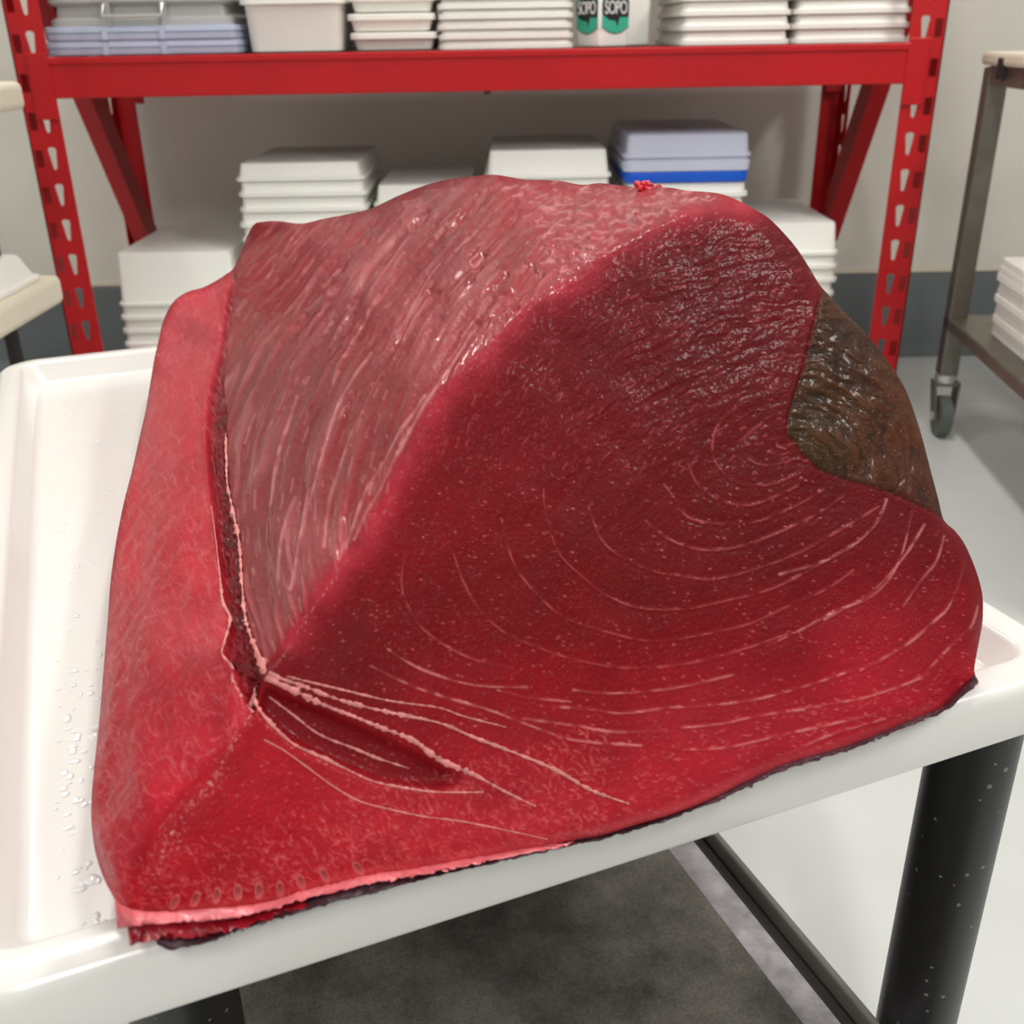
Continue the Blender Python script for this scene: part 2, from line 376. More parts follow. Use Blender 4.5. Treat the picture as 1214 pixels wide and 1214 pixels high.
# ------------------------------------------------------------------ stainless cart at the right
ct = tag(empty('steel_cart', (1.06, 2.41, 0), radians(-6)), 'stainless steel cart on castors with a cream board on top', 'cart')
CW, CL = .55, .95
def cl(mb, nm, m, bv=0, par=None):
    o = mb.build(nm, m, par or ct)
    if bv: bevel(o, bv)
    return o
for x, y in ((0, 0), (CW, 0), (0, -CL), (CW, -CL)):
    cl(MB().box(x-.021, x+.021, y-.021, y+.021, .15, .835), 'post', M_steel, .003)
    mb = MB(); mb.tube([(x, y, .13), (x, y, .152)], .026, 14); cl(mb, 'caster_collar', M_wire)
    cs = mb = MB(); mb.bar((x-.028, y-.005, .135), (x-.02, y-.02, .045), (1, 0, 0), (0, 1, 0), .004, .045); mb.bar((x+.028, y-.005, .135), (x+.02, y-.02, .045), (1, 0, 0), (0, 1, 0), .004, .045); mb.box(x-.028, x+.028, y-.026, y+.02, .126, .133)
    fk = cl(mb, 'caster_fork', M_steel)
    mb = MB(); mb.tube([(x-.015, y-.02, .05), (x-.012, y-.02, .05), (x+.012, y-.02, .05), (x+.015, y-.02, .05)], [.044, .05, .05, .044], 20); cl(mb, 'wheel', M_rubber, 0, fk)
    mb = MB(); mb.tube([(x-.026, y-.02, .05), (x+.026, y-.02, .05)], .011, 10); cl(mb, 'axle', M_wire, 0, fk)
cl(MB().box(-.021, CW+.021, -CL-.021, .021, .262, .292), 'lower_shelf', M_steel, .004)
for a in ((-.018, .018, -CL, 0), (CW-.018, CW+.018, -CL, 0), (0, CW, -.018, .018), (0, CW, -CL-.018, -CL+.018)):
    cl(MB().box(a[0], a[1], a[2], a[3], .80, .838), 'top_rail', M_steel, .003)
cb = cl(MB().box(-.028, CW+.028, -CL-.028, .028, .839, .866), 'top_board', M_ivory, .008)
cl(MB().box(.05, .075, -.024, -.02, .815, .848), 'board_clip', M_dark); cl(MB().box(-.03, -.018, -.12, -.09, .815, .855), 'board_clip', M_dark)
st = MB().box(.0, .028, -.0215, -.021, .803, .83); cl(st, 'white_sticker', M_label)
MB_s = MB(); MB_s.tube([(.014, -.0215, .818), (.014, -.0222, .818)], .008, 14); cl(MB_s, 'green_mark', mat('sticker_green', (95, 170, 60), .5))
cm = ct.matrix_world if False else Matrix.Translation((1.06, 2.41, 0)) @ Matrix.Rotation(radians(-6), 4, 'Z')
me = None
for i in range(11):
    if me is None:
        mb = MB(); mb.rrloft(-.19, .19, -.26, .26, .02, [(.002, 0), (0, .001), (0, .0145), (.002, .0155)], seg=3); me = mesh('foam_board', mb.V, mb.F, True, 32); me.materials.append(M_white)
    p = Vector((1.075, 2.262, 0)) + Matrix.Rotation(radians(-6), 3, 'Z') @ Vector((.19+.003*sin(i*2.1)-.0022*i, -.26-.004*i, .2925+.016*i))
    o = link('foam_board', me, None, loc=p); o.rotation_euler = (0, 0, radians(-6)+.006*sin(i*1.7))
    tag(o, 'white flat board, %s of the pile on the steel cart' % ORD[10-i], 'board', 'white boards piled on the steel cart')

# ------------------------------------------------------------------ black trolley under the tray
M_black = bpy.data.materials.new('black_plastic_post'); M_black.use_nodes = True
nt = M_black.node_tree; b = nt.nodes['Principled BSDF']; b.inputs['Roughness'].default_value = .38
tc = nt.nodes.new('ShaderNodeTexCoord'); vo = nt.nodes.new('ShaderNodeTexVoronoi'); vo.inputs['Scale'].default_value = 95
nt.links.new(tc.outputs['Object'], vo.inputs['Vector'])
no = nt.nodes.new('ShaderNodeTexNoise'); no.inputs['Scale'].default_value = 45; nt.links.new(tc.outputs['Object'], no.inputs['Vector'])
ma = nt.nodes.new('ShaderNodeMath'); ma.operation = 'MULTIPLY_ADD'; ma.inputs[1].default_value = .55; ma.inputs[2].default_value = -.16
nt.links.new(no.outputs['Fac'], ma.inputs[0])
lt = nt.nodes.new('ShaderNodeMath'); lt.operation = 'LESS_THAN'; nt.links.new(vo.outputs['Distance'], lt.inputs[0]); nt.links.new(ma.outputs[0], lt.inputs[1])
mx = nt.nodes.new('ShaderNodeMix'); mx.data_type = 'RGBA'; mx.inputs[6].default_value = srgb(16, 16, 16); mx.inputs[7].default_value = srgb(110, 108, 90)
nt.links.new(lt.outputs[0], mx.inputs[0]); nt.links.new(mx.outputs[2], b.inputs['Base Color'])
TLW = np.array(tray_pt(.2, .77, -TZ))
tl = tag(empty('utility_trolley', tuple(TLW)), 'black plastic utility trolley with round posts under the white tray', 'trolley')
def tl_build(mb, nm, m, bv=0, smooth=False):
    mb.V = [tuple(tray_pt(v[0], v[1], v[2]-TZ)-TLW) for v in mb.V]
    o = mb.build(nm, m, tl, smooth=smooth)
    if bv: bevel(o, bv)
    return o
for (pu, pv) in ((.4725, .39), (-.02, .41), (.4725, 1.14), (-.02, 1.14)):
    mb = MB(); mb.tube([(pu, pv, .002), (pu, pv, .06), (pu, pv, .54)], [.024, .0272, .0272], 24); tl_build(mb, 'post', M_black, smooth=True)
mb = MB(); mb.rrloft(.01, .4725, .40, 1.16, .03, [(.004, .50), (0, .503), (0, .552), (.004, .5575)]); tl_build(mb, 'top_shelf', M_dark)
M_shelf = mat('worn_shelf_plastic', (66, 62, 62), .55, .35, 22, .3, 160)
M_frost = mat('wet_frosted_edge', (178, 172, 174), .35, .30, 55, .4, 260)
M_lip = mat('shelf_lip', (112, 108, 98), .45, .15, 15)
mb = MB(); mb.box(.0, .441, -.05, 1.18, .20, .228); tl_build(mb, 'lower_shelf', M_dark)
mb = MB(); mb.box(.441, .4475, -.05, 1.18, .196, .244); tl_build(mb, 'shelf_lip', M_lip, .002)
mb = MB(); mb.box(.397, .428, -.04, 1.17, .2285, .2305); tl_build(mb, 'wet_border', M_frost)
mb = MB(); mb.box(.0, .398, -.04, 1.17, .2285, .236); o = tl_build(mb, 'mat_base', M_shelf)
# speckled dark rubber mat on the lower shelf
M_mat = bpy.data.materials.new('speckled_rubber_mat'); M_mat.use_nodes = True
nt = M_mat.node_tree; b = nt.nodes['Principled BSDF']; b.inputs['Roughness'].default_value = .7
tc = nt.nodes.new('ShaderNodeTexCoord'); n1 = nt.nodes.new('ShaderNodeTexNoise'); n1.inputs['Scale'].default_value = 14; n1.inputs['Detail'].default_value = 8; n1.inputs['Roughness'].default_value = .7
n2 = nt.nodes.new('ShaderNodeTexNoise'); n2.inputs['Scale'].default_value = 420; n2.inputs['Detail'].default_value = 2
for n in (n1, n2): nt.links.new(tc.outputs['Object'], n.inputs['Vector'])
r1 = nt.nodes.new('ShaderNodeValToRGB'); r1.color_ramp.elements[0].color = srgb(58, 54, 50); r1.color_ramp.elements[1].color = srgb(132, 127, 118); r1.color_ramp.elements[0].position = .3; r1.color_ramp.elements[1].position = .72
r2 = nt.nodes.new('ShaderNodeValToRGB'); r2.color_ramp.elements[0].color = (.45, .45, .45, 1); r2.color_ramp.elements[1].color = (1.5, 1.5, 1.45, 1)
mm = nt.nodes.new('ShaderNodeMix'); mm.data_type = 'RGBA'; mm.blend_type = 'MULTIPLY'; mm.inputs[0].default_value = 1
nt.links.new(n1.outputs['Fac'], r1.inputs[0]); nt.links.new(n2.outputs['Fac'], r2.inputs[0]); nt.links.new(r1.outputs[0], mm.inputs[6]); nt.links.new(r2.outputs[0], mm.inputs[7]); nt.links.new(mm.outputs[2], b.inputs['Base Color'])
mb = MB(); mb.rrloft(.005, .396, -.035, 1.165, .004, [(.001, .2363), (0, .237), (0, .2405), (.001, .241)])
mb.V = [tuple(tray_pt(v[0], v[1], v[2]-TZ)-TLW) for v in mb.V]
o = mb.build('rubber_mat', M_mat, loc=tuple(TLW)); tag(o, 'dark speckled rubber mat on the trolley lower shelf', 'mat')

# ------------------------------------------------------------------ white tray
def tray_obj():
    u0_, u1_, v0_, v1_ = -.113, .485, .331, 1.262
    mb = MB()
    prof = [(.004, -.014), (0, -.0145), (-.001, -.012), (.0, .012), (.001, .0165), (.004, .019), (.007, .020), (.016, .020), (.0215, .0197), (.0235, .0188), (.0255, .0165), (.0345, .0030), (.0365, .0012), (.039, .0002), (.042, 0)]
    n0 = len(prof)
    mb.rrloft(u0_, u1_, v0_, v1_, .042, prof, seg=8, cap0=False, cap1=True)
    # underside
    mb.rrloft(u0_, u1_, v0_, v1_, .042, [(.004, -.014), (.006, .014), (.022, .016), (.032, -.004), (.047, -.010)], seg=8, cap0=False, cap1=True)
    mb.V = [tuple(tray_pt(*v)-tray_pt(.18, .77, 0)) for v in mb.V]
    o = mb.build('food_tray', M_tray, loc=tuple(tray_pt(.18, .77, 0)), smooth=True, sharp=45)
    return tag(o, 'large white plastic tray with raised rim holding the tuna block', 'tray')
tray_obj()
# droplets of meat juice and water on the tray floor
mb = MB()
for i in range(150):
    if i < 115: uu, vv = random.uniform(-.062, -.02), random.gauss(.46, .07)
    else: uu, vv = random.uniform(-.062, .0), random.uniform(.36, 1.1)
    if vv < .362 or vv > 1.15: continue
    r = random.uniform(.0008, .0026)*(1.6 if random.random() < .12 else 1)
    e = random.uniform(.7, 1.4); n = 9; a0 = random.uniform(0, pi)
    V = []
    for k, (q, hh) in enumerate(((1, 0), (.85, .16), (.5, .27))):
        V += [tray_pt(uu+r*q*e*cos(a0+2*pi*j/n), vv+r*q/e*sin(a0+2*pi*j/n)*(1+.2*sin(3*j)), .0002+hh*r) for j in range(n)]
    V.append(tray_pt(uu, vv, .0002+.3*r))
    F = [(k*n+j, k*n+(j+1) % n, (k+1)*n+(j+1) % n, (k+1)*n+j) for k in range(2) for j in range(n)]+[(2*n+j, 2*n+(j+1) % n, 3*n) for j in range(n)]
    mb.add(V, F)
M_drop = mat('water', (240, 238, 236), .06, .0, 5, coat=.8)
o = mb.build('water_droplets', M_drop, smooth=True, sharp=80); tag(o, 'scattered water droplets on the white tray floor left of the tuna', 'droplets', kind='stuff')

# ------------------------------------------------------------------ tuna block
# The block is a closed solid.  Its visible cut surfaces are measured on real planes of the tray frame:
# 'F' = the leaning front cut face, a number w = height above the tray floor, ('v', d) = distance along the tray.
LEAN = radians(35); FN = -EV*cos(LEAN)+EW*sin(LEAN); FO = tray_pt(0, .325, .030)
def ctrl(x, y, k):
    d = ray(x, y)
    if k == 'F': t = ((FO-CAM)@FN)/(d@FN)
    elif isinstance(k, tuple): t = (k[1]-CAM@EV)/(d@EV)
    else: t = (TZ+k-CAMH)/d[2]
    return 1.0/t                                     # inverse depth: linear over a plane
CONT = [(148, 1084, 'F'), (140, 1072, .036), (126, 1048, .030), (115, 1018, .028), (110, 992, .028), (108, 960, .028), (111, 915, .026), (117, 860, .024), (123, 790, .022), (128, 730, .02), (131, 690, .02), (138, 640, .02),
 (147, 595, .02), (156, 560, .02), (165, 520, .022), (172, 490, .024), (178, 455, .032), (183, 425, .045), (187, 408, .055), (192, 385, .07), (199, 368, .085), (207, 356, .093), (222, 346, .10), (240, 341, .105), (256, 333, .115), (268, 325, .125),
 (277, 318, .132), (285, 300, .145), (293, 280, .163), (301, 266, .174), (310, 263, .176), (330, 262, ('v', 1.05)), (352, 265, ('v', 1.02)), (365, 264, ('v', 1.01)), (385, 259, ('v', .99)), (412, 254, ('v', .96)), (440, 247, ('v', .93)), (470, 233, ('v', .89)),
 (500, 221, ('v', .85)), (530, 213, ('v', .81)), (560, 209, ('v', .77)), (585, 207, ('v', .74)), (600, 209, ('v', .735)), (625, 213, ('v', .73)), (660, 214, ('v', .715)), (690, 219, ('v', .69)), (712, 217, ('v', .68)), (745, 221, ('v', .65)), (790, 222, ('v', .61)),
 (815, 226, ('v', .58)), (843, 228, ('v', .55)), (862, 232, ('v', .525)), (880, 240, ('v', .508)), (898, 250, 'F'), (912, 259, 'F'), (930, 277, 'F'), (945, 295, 'F'), (960, 318, 'F'), (972, 338, 'F'), (985, 352, 'F'), (1003, 372, 'F'), (1025, 393, 'F'),
 (1045, 418, 'F'), (1062, 442, 'F'), (1075, 465, 'F'), (1087, 498, 'F'), (1095, 525, 'F'), (1104, 560, 'F'), (1112, 590, 'F'), (1119, 617, 'F'), (1130, 627, 'F'), (1142, 642, 'F'), (1152, 663, 'F'), (1160, 685, 'F'), (1165, 708, 'F'), (1165, 735, 'F'),
 (1162, 755, 'F'), (1158, 775, 'F'), (1155, 795, 'F'), (1157, 803, 'F'), (1154, 812, 'F'), (1120, 837, 'F'), (1085, 852, 'F'), (1045, 869, 'F'), (1010, 883, 'F'), (970, 896, 'F'), (930, 907, 'F'), (890, 924, 'F'), (850, 944, 'F'), (820, 957, 'F'),
 (785, 969, 'F'), (750, 979, 'F'), (715, 990, 'F'), (680, 996, 'F'), (650, 1002, 'F'), (610, 1009, 'F'), (570, 1017, 'F'), (530, 1024, 'F'), (490, 1031, 'F'), (440, 1039, 'F'), (398, 1049, 'F'), (362, 1057, 'F'), (319, 1071, 'F'), (279, 1077, 'F'), (240, 1080, 'F'), (198, 1083, 'F')]
GROOVE_L = [(276, 322), (270, 345), (267, 368), (262, 402), (254, 438), (248, 466), (245, 494), (243, 520), (244, 540), (247, 570), (251, 600), (254, 622), (258, 655), (262, 692), (265, 716), (273, 734), (267, 761), (264, 776), (276, 792), (277, 808), (290, 832), (300, 845)]
GROOVE_R = [(279, 322), (276, 345), (274, 368), (267, 410), (264, 452), (265, 480), (268, 514), (269, 545), (270, 574), (277, 608), (284, 643), (287, 684), (291, 730), (295, 747), (304, 771), (311, 790)]
GW = lambda y: float(np.interp(y, [318, 368, 410, 480, 574, 643, 730, 792, 845], [.132, .122, .114, .104, .096, .096, .098, .103, .092]))
RIDGE = [(311, 790, 'F'), (340, 752, 'F'), (368, 710, 'F'), (402, 664, 'F'), (435, 626, 'F'), (462, 575, 'F'), (495, 510, 'F'), (528, 455, 'F'), (560, 425, 'F'), (590, 395, 'F'), (620, 362, 'F'), (660, 338, 'F'), (690, 320, 'F'), (726, 289, 'F'), (768, 267, 'F'), (812, 247, 'F'), (857, 234, ('v', .512)), (880, 240, ('v', .508))]
FLAP = [(300, 845, .092), (265, 880, 'F'), (230, 915, 'F'), (195, 955, 'F'), (165, 995, 'F'), (150, 1035, 'F'), (148, 1084, 'F')]
TOPL = [(585, 207, ('v', .74)), (612, 238, ('v', .65)), (632, 270, ('v', .575)), (645, 305, ('v', .52)), (660, 338, 'F')]
SLMID = [(200, 470, .085), (185, 560, .068), (175, 640, .066), (165, 740, .064), (158, 830, .064), (150, 920, .062)]
pts, iv, edges = [], [], []
def pid(x, y, k):
    for i, p in enumerate(pts):
        if abs(p[0]-x) < .4 and abs(p[1]-y) < .4: return i
    pts.append((float(x), float(y))); iv.append(ctrl(x, y, k)); return len(pts)-1
def chain(L, close=False):
    ids = [pid(*p) for p in L]
    edges.extend(zip(ids[:-1], ids[1:]))
    if close: edges.append((ids[-1], ids[0]))
chain(CONT, True)
chain([(277, 318, .132)]+[(x, y, GW(y)) for x, y in GROOVE_L[1:-1]]+[(300, 845, .092)])
chain([(277, 318, .132)]+[(x, y, GW(y)) for x, y in GROOVE_R[1:-1]]+[(311, 790, 'F')])
chain([(311, 790, 'F'), (300, 845, .092)])
chain(RIDGE); chain(FLAP); chain(TOPL)
chain([(x, y, k) for x, y, k in SLMID])
for p in ((500, 900), (700, 700), (900, 500), (800, 400), (1000, 700), (600, 600), (420, 800), (350, 1000), (800, 850), (1050, 800)): pid(p[0], p[1], 'F')
for c in CONT:
    if c[2] == 'F' and (c[1] > 800 or c[0] < 400): pid(c[0]+8, c[1]+34, 'F')
vo_, eo, fo, ov, oe, of = delaunay_2d_cdt([Vector(p) for p in pts], edges, [], 0, 1e-4)
CV = np.array([(v.x, v.y) for v in vo_])
CI = np.zeros(len(CV))
for i, o in enumerate(ov):
    if len(o): CI[i] = iv[o[0]]
    else:
        d2 = ((np.array(pts)-CV[i])**2).sum(1); j = np.argsort(d2)[:2]; CI[i] = np.mean([iv[q] for q in j])
ST = 1.4
gx = np.arange(100, 1172, ST); gy = np.arange(200, 1092, ST)
GX, GY = np.meshgrid(gx, gy); NY, NX = GX.shape
IV = np.full(GX.shape, np.nan)
for f in fo:
    a, b_, c = CV[f[0]], CV[f[1]], CV[f[2]]
    x0_, x1_ = min(a[0], b_[0], c[0]), max(a[0], b_[0], c[0]); y0_, y1_ = min(a[1], b_[1], c[1]), max(a[1], b_[1], c[1])
    i0, i1 = np.searchsorted(gx, [x0_-.1, x1_+.1]); j0, j1 = np.searchsorted(gy, [y0_-.1, y1_+.1])
    if i1 <= i0 or j1 <= j0: continue
    X, Y = GX[j0:j1, i0:i1], GY[j0:j1, i0:i1]
    den = (b_[1]-c[1])*(a[0]-c[0])+(c[0]-b_[0])*(a[1]-c[1])
    if abs(den) < 1e-9: continue
    l1 = ((b_[1]-c[1])*(X-c[0])+(c[0]-b_[0])*(Y-c[1]))/den; l2 = ((c[1]-a[1])*(X-c[0])+(a[0]-c[0])*(Y-c[1]))/den; l3 = 1-l1-l2
    m = (l1 > -1e-6) & (l2 > -1e-6) & (l3 > -1e-6)
    IV[j0:j1, i0:i1][m] = (l1*CI[f[0]]+l2*CI[f[1]]+l3*CI[f[2]])[m]
def blur(A, s):
    r = int(3*s)+1; k = np.exp(-.5*(np.arange(-r, r+1)/s)**2); k /= k.sum()
    P_ = np.pad(A, r, mode='edge')
    B = sum(k[i]*P_[:, i:i+A.shape[1]] for i in range(2*r+1))
    return sum(k[i]*B[i:i+A.shape[0], :] for i in range(2*r+1))
def inside(poly, X=GX, Y=GY):
    r = np.zeros(X.shape, bool); n = len(poly)
    for i in range(n):
        (xa_, ya_), (xb_, yb_) = poly[i][:2], poly[(i+1) % n][:2]
        if ya_ == yb_: continue
        c = ((ya_ > Y) != (yb_ > Y)) & (X < (xb_-xa_)*(Y-ya_)/(yb_-ya_)+xa_); r ^= c
    return r
def pdist(path, lim=None, close=False, X=GX, Y=GY):
    """distance to a polyline, and running length of the nearest point"""
    D = np.full(X.shape, 1e9); S = np.zeros(X.shape); s0 = 0.; L = list(path)+([path[0]] if close else [])
    for p, q in zip(L[:-1], L[1:]):
        p = np.array(p[:2], float); q = np.array(q[:2], float); d = q-p; l = np.hypot(*d)
        if lim is not None and X is GX:
            i0, i1 = np.searchsorted(gx, [min(p[0], q[0])-lim, max(p[0], q[0])+lim]); j0, j1 = np.searchsorted(gy, [min(p[1], q[1])-lim, max(p[1], q[1])+lim])
            sl = (slice(j0, j1), slice(i0, i1))
        else: sl = tuple(slice(None) for _ in X.shape)
        x, y = X[sl]-p[0], Y[sl]-p[1]; t = np.clip((x*d[0]+y*d[1])/(l*l+1e-9), 0, 1); dd = np.hypot(x-t*d[0], y-t*d[1])
        m = dd < D[sl]; D[sl] = np.where(m, dd, D[sl]); S[sl] = np.where(m, s0+t*l, S[sl]); s0 += l
    return D, S
_T = rng.random((256, 256))*2-1
def vn(x, y, sd=0):
    x = x+sd*37.17; y = y+sd*91.3
    xi = np.floor(x).astype(int); yi = np.floor(y).astype(int); fx = x-xi; fy = y-yi; fx = fx*fx*(3-2*fx); fy = fy*fy*(3-2*fy)
    g = lambda i, j: _T[(yi+j) & 255, (xi+i) & 255]
    return (g(0, 0)*(1-fx)+g(1, 0)*fx)*(1-fy)+(g(0, 1)*(1-fx)+g(1, 1)*fx)*fy
def fbm(x, y, sd=0, o=3):
    return sum(vn(x*2**k, y*2**k, sd+k*3)*.5**k for k in range(o))/1.6
def sm(x, a, b_):
    t = np.clip((x-a)/(b_-a), 0, 1); return t*t*(3-2*t)

# smooth outline
def resample(L, step, close=False):
    L = [np.array(p[:2], float) for p in L]
    if close: L = L+[L[0]]
    out = []
    n = len(L)
    for i in range(n-1):
        p0 = L[i-1] if i > 0 else (L[-2] if close else L[0]); p1, p2 = L[i], L[i+1]; p3 = L[i+2] if i+2 < n else (L[1] if close else L[-1])
        k = max(1, int(round(np.hypot(*(p2-p1))/step)))
        for j in range(k):
            t = j/k; out.append(.5*(2*p1+(p2-p0)*t+(2*p0-5*p1+4*p2-p3)*t*t+(3*p1-p0-3*p2+p3)*t**3))
    if not close: out.append(L[-1])
    return out
OUT = resample(CONT, 6, True)
INS = inside(OUT)
DB, SB = pdist(OUT, None, True)
ok = ~np.isnan(IV); Wt = ok.astype(float); A0 = np.where(ok, IV, 0)
def wblur(s): return blur(A0, s)/np.maximum(blur(Wt, s), 1e-6)
IVs = wblur(5.0); sm_sl = blur(inside([(90, 1100), (300, 1010), (235, 850), (235, 420), (170, 380), (90, 600)]).astype(float), 14); IVs = IVs*(1-sm_sl)+wblur(15.0)*sm_sl
# regions
R_SL = inside([(148, 1084)]+[c[:2] for c in CONT[1:27]]+GROOVE_L+[c[:2] for c in FLAP[1:]])
R_G = inside(GROOVE_L+[(311, 790)]+GROOVE_R[::-1])
R_L = inside(GROOVE_R+[r[:2] for r in RIDGE[:12]]+[t[:2] for t in TOPL[::-1]]+[c[:2] for c in CONT[26:42]][::-1])
R_T = inside([t[:2] for t in TOPL]+[r[:2] for r in RIDGE[12:]]+[c[:2] for c in CONT[42:53]][::-1])
BLOOD = [(975, 343), (968, 375), (962, 400), (955, 430), (945, 460), (935, 495), (934, 514), (943, 524), (955, 540), (972, 556), (990, 563), (1010, 570), (1035, 577), (1060, 584), (1085, 596), (1105, 606), (1119, 617)]
R_B = inside(BLOOD+[(1200, 640), (1200, 330), (990, 330)])
FANP = [(314, 815), (345, 830), (400, 852), (450, 874), (500, 897), (550, 925), (520, 936), (450, 925), (400, 905), (350, 880), (322, 856), (306, 838)]
R_FAN = inside(FANP)
soft = lambda M, s=4: blur(M.astype(float), s/ST)
s_SL, s_L, s_T, s_B, s_G, s_FAN = soft(R_SL, 5), soft(R_L, 7), soft(R_T, 8), soft(R_B, 1.6), soft(R_G, 1.2), soft(R_FAN, 5)
s_F = np.clip(1-s_SL-s_L-s_T-s_B-s_G, 0, 1)

# ---- positions
DX = (GX-607)/FPX; DY = (607-GY)/FPX
RAY = RT*DX[..., None]+UP*DY[..., None]+f_
dep = 1/np.clip(np.nan_to_num(IVs, nan=1.), max(.3, float(np.nanmin(IV))*.97), float(np.nanmax(IV))*1.03)
# outline rolls away from the viewer
RW = 26.; q = np.clip(1-DB/RW, 0, 1)
front_edge = sm((GY-1084)+(GX-148)*.27, -60, -15)              # along the bottom front
roll = (.013*(1-.75*front_edge))*(1-np.sqrt(np.clip(1-q*q, 0, 1)))
dep = dep+roll
P = CAM+RAY*dep[..., None]
def normals(P):
    du = np.gradient(P, axis=1); dv = np.gradient(P, axis=0); n = np.cross(dv, du); n /= np.linalg.norm(n, axis=-1, keepdims=True)+1e-12
    flip = (n*(CAM-P)).sum(-1) < 0; n[flip] *= -1; return n
N = normals(CAM+RAY*(blur(np.nan_to_num(dep, nan=.7), 6))[..., None])

# ---- relief (metres along the normal)
disp = np.zeros(GX.shape)
CX, CY = 905., 523.
rx, ry = (GX-CX)*.9, GY-CY; RR = np.hypot(rx, ry); TT = np.mod(np.arctan2(ry, rx), 2*pi)
arc = TT*RR
wob = 12*fbm(GX/60, GY/60, 5)+5*fbm(GX/22, GY/22, 6)
upF = np.exp(-((GX-820)/240)**2-((GY-365+.25*(GX-840))/115)**2)*(.55+.6*fbm(GX/50, GY/50, 7, 2))                          # coarse fibres on the upper half of the face
RR2 = np.hypot(GX-1000, GY-760); arc2 = np.mod(np.arctan2(GY-760, GX-1000)+1.5*pi, 2*pi)*RR2
fib = fbm((RR2+wob)/5.0, arc2/26, 1, 3)
fib2 = fbm((RR2+wob)/13, arc2/70, 2, 2)
disp += s_F*(fib*(.00010+.00042*upF)+fib2*(.00012+.0005*upF))
disp += s_F*fbm(GX/3.2, GY/3.2, 9, 2)*.00014
disp += s_F*fbm(GX/60, GY/60, 4, 2)*.0010
# left upper face: long glossy strands
qs = GX-.0013*(640-GY)**2+5*fbm(GX/60, GY/60, 8)
al = GY/1.0
strand = fbm(qs/13, al/120, 12, 2); strand2 = fbm(qs/5, al/45, 13, 2)
sridge = sm(1-np.abs(fbm(qs/17, al/170, 81, 2))*5.5, 0, 1)*sm(fbm(GX/60, GY/80, 82, 2), -.25, .25)
disp += s_L*(sridge*.0012+strand*.0020+strand2*.0006+fbm(GX/4, GY/6, 14, 2)*.00022)
dent = sm(fbm((GX-.9*GY)/40, (GX*.9+GY)/14, 21, 2), .25, .5)*sm(460-GY, 0, 120)
disp -= (s_L)*dent*.0016
disp += s_T*(fbm((GX+1.5*GY)/16, (GX*.3-GY)/7, 15, 3)*.0016+fbm(GX/5, GY/3.4, 16, 2)*.0005)
# left flap: fine mesh of fibres, soft swells
disp += s_SL*(fbm((GX+.55*GY)/7, (GY-.5*GX)/26, 17, 3)*.00042+fbm(GX/45, GY/80, 18, 2)*.0022+fbm(GX/3, GY/3, 19, 2)*.00013)
# dark muscle
bR = np.hypot((GX-930)*1.1, GY-575); bT = np.arctan2(GY-575, (GX-930)*1.1)*bR
disp += s_B*(fbm((bR+9*fbm(GX/25, GY/25, 31))/6, bT/24, 22, 3)*.0008+fbm(GX/22, GY/40, 23, 2)*.0016-.0004)
dB, _ = pdist(BLOOD, 20); disp -= .0012*np.exp(-(dB/2.2)**2)
# groove and torn pocket
disp -= s_G*(.0065+.0020*fbm(GX/6, GY/6, 24, 2)); disp -= s_FAN*(.0055)
NZ = fbm(GX/7, GY/7, 25, 2)

# ---- pigment
def sl(c): return np.array(srgb(*c)[:3])
def field(L, sg=95.):
    num = np.zeros(GX.shape+(3,)); den = np.zeros(GX.shape)
    for x, y, c in L:
        w = np.exp(-.5*((GX-x)**2+(GY-y)**2)/sg**2)+1e-9; num += w[..., None]*sl(c); den += w
    return num/den[..., None]
cF = field([(800, 650, (134, 6, 24)), (850, 350, (118, 8, 28)), (700, 400, (126, 12, 32)), (930, 300, (138, 20, 42)), (480, 640, (160, 14, 36)), (580, 500, (150, 14, 36)), (660, 400, (142, 16, 38)), (600, 720, (140, 8, 26)), (440, 760, (140, 10, 30)),
            (900, 780, (150, 14, 36)), (700, 850, (168, 18, 36)), (900, 890, (222, 80, 95)), (1050, 780, (212, 58, 78)), (1100, 820, (225, 85, 100)), (1090, 690, (118, 12, 34)), (1140, 740, (170, 34, 50)), (780, 930, (222, 80, 92)), (620, 960, (226, 90, 96)),
            (560, 860, (186, 36, 56)), (450, 1000, (222, 82, 90)), (320, 960, (210, 46, 66)), (220, 1020, (200, 40, 60)), (300, 1040, (214, 58, 74)), (900, 560, (124, 6, 26)), (960, 620, (124, 8, 28))], 62)
cL = field([(350, 380, (150, 50, 60)), (320, 560, (150, 66, 72)), (330, 690, (158, 76, 80)), (440, 480, (158, 52, 60)), (500, 300, (150, 44, 56)), (420, 590, (164, 62, 68)), (540, 380, (158, 42, 54)), (600, 300, (160, 46, 58)), (310, 290, (166, 46, 56))], 60)
cT = field([(700, 250, (180, 86, 96)), (640, 240, (172, 74, 86)), (800, 240, (186, 92, 100)), (670, 300, (176, 60, 74))], 45)  # top strip: pale wet sheen put into the colour
cS = field([(200, 600, (190, 42, 56)), (225, 390, (200, 66, 80)), (150, 850, (172, 32, 48)), (245, 690, (188, 44, 58)), (250, 820, (176, 40, 52)), (170, 960, (172, 26, 42)), (140, 1040, (168, 28, 44)), (200, 480, (194, 54, 68))], 60)
cB = field([(1000, 420, (62, 40, 20)), (990, 520, (58, 44, 18)), (1060, 480, (82, 46, 20)), (1080, 570, (76, 40, 26)), (1000, 370, (58, 36, 22))], 40)
cG = np.zeros(GX.shape+(3,))+sl((150, 22, 40)); cG = cG*(1-.45*sm(NZ, -.1, .4))[..., None]
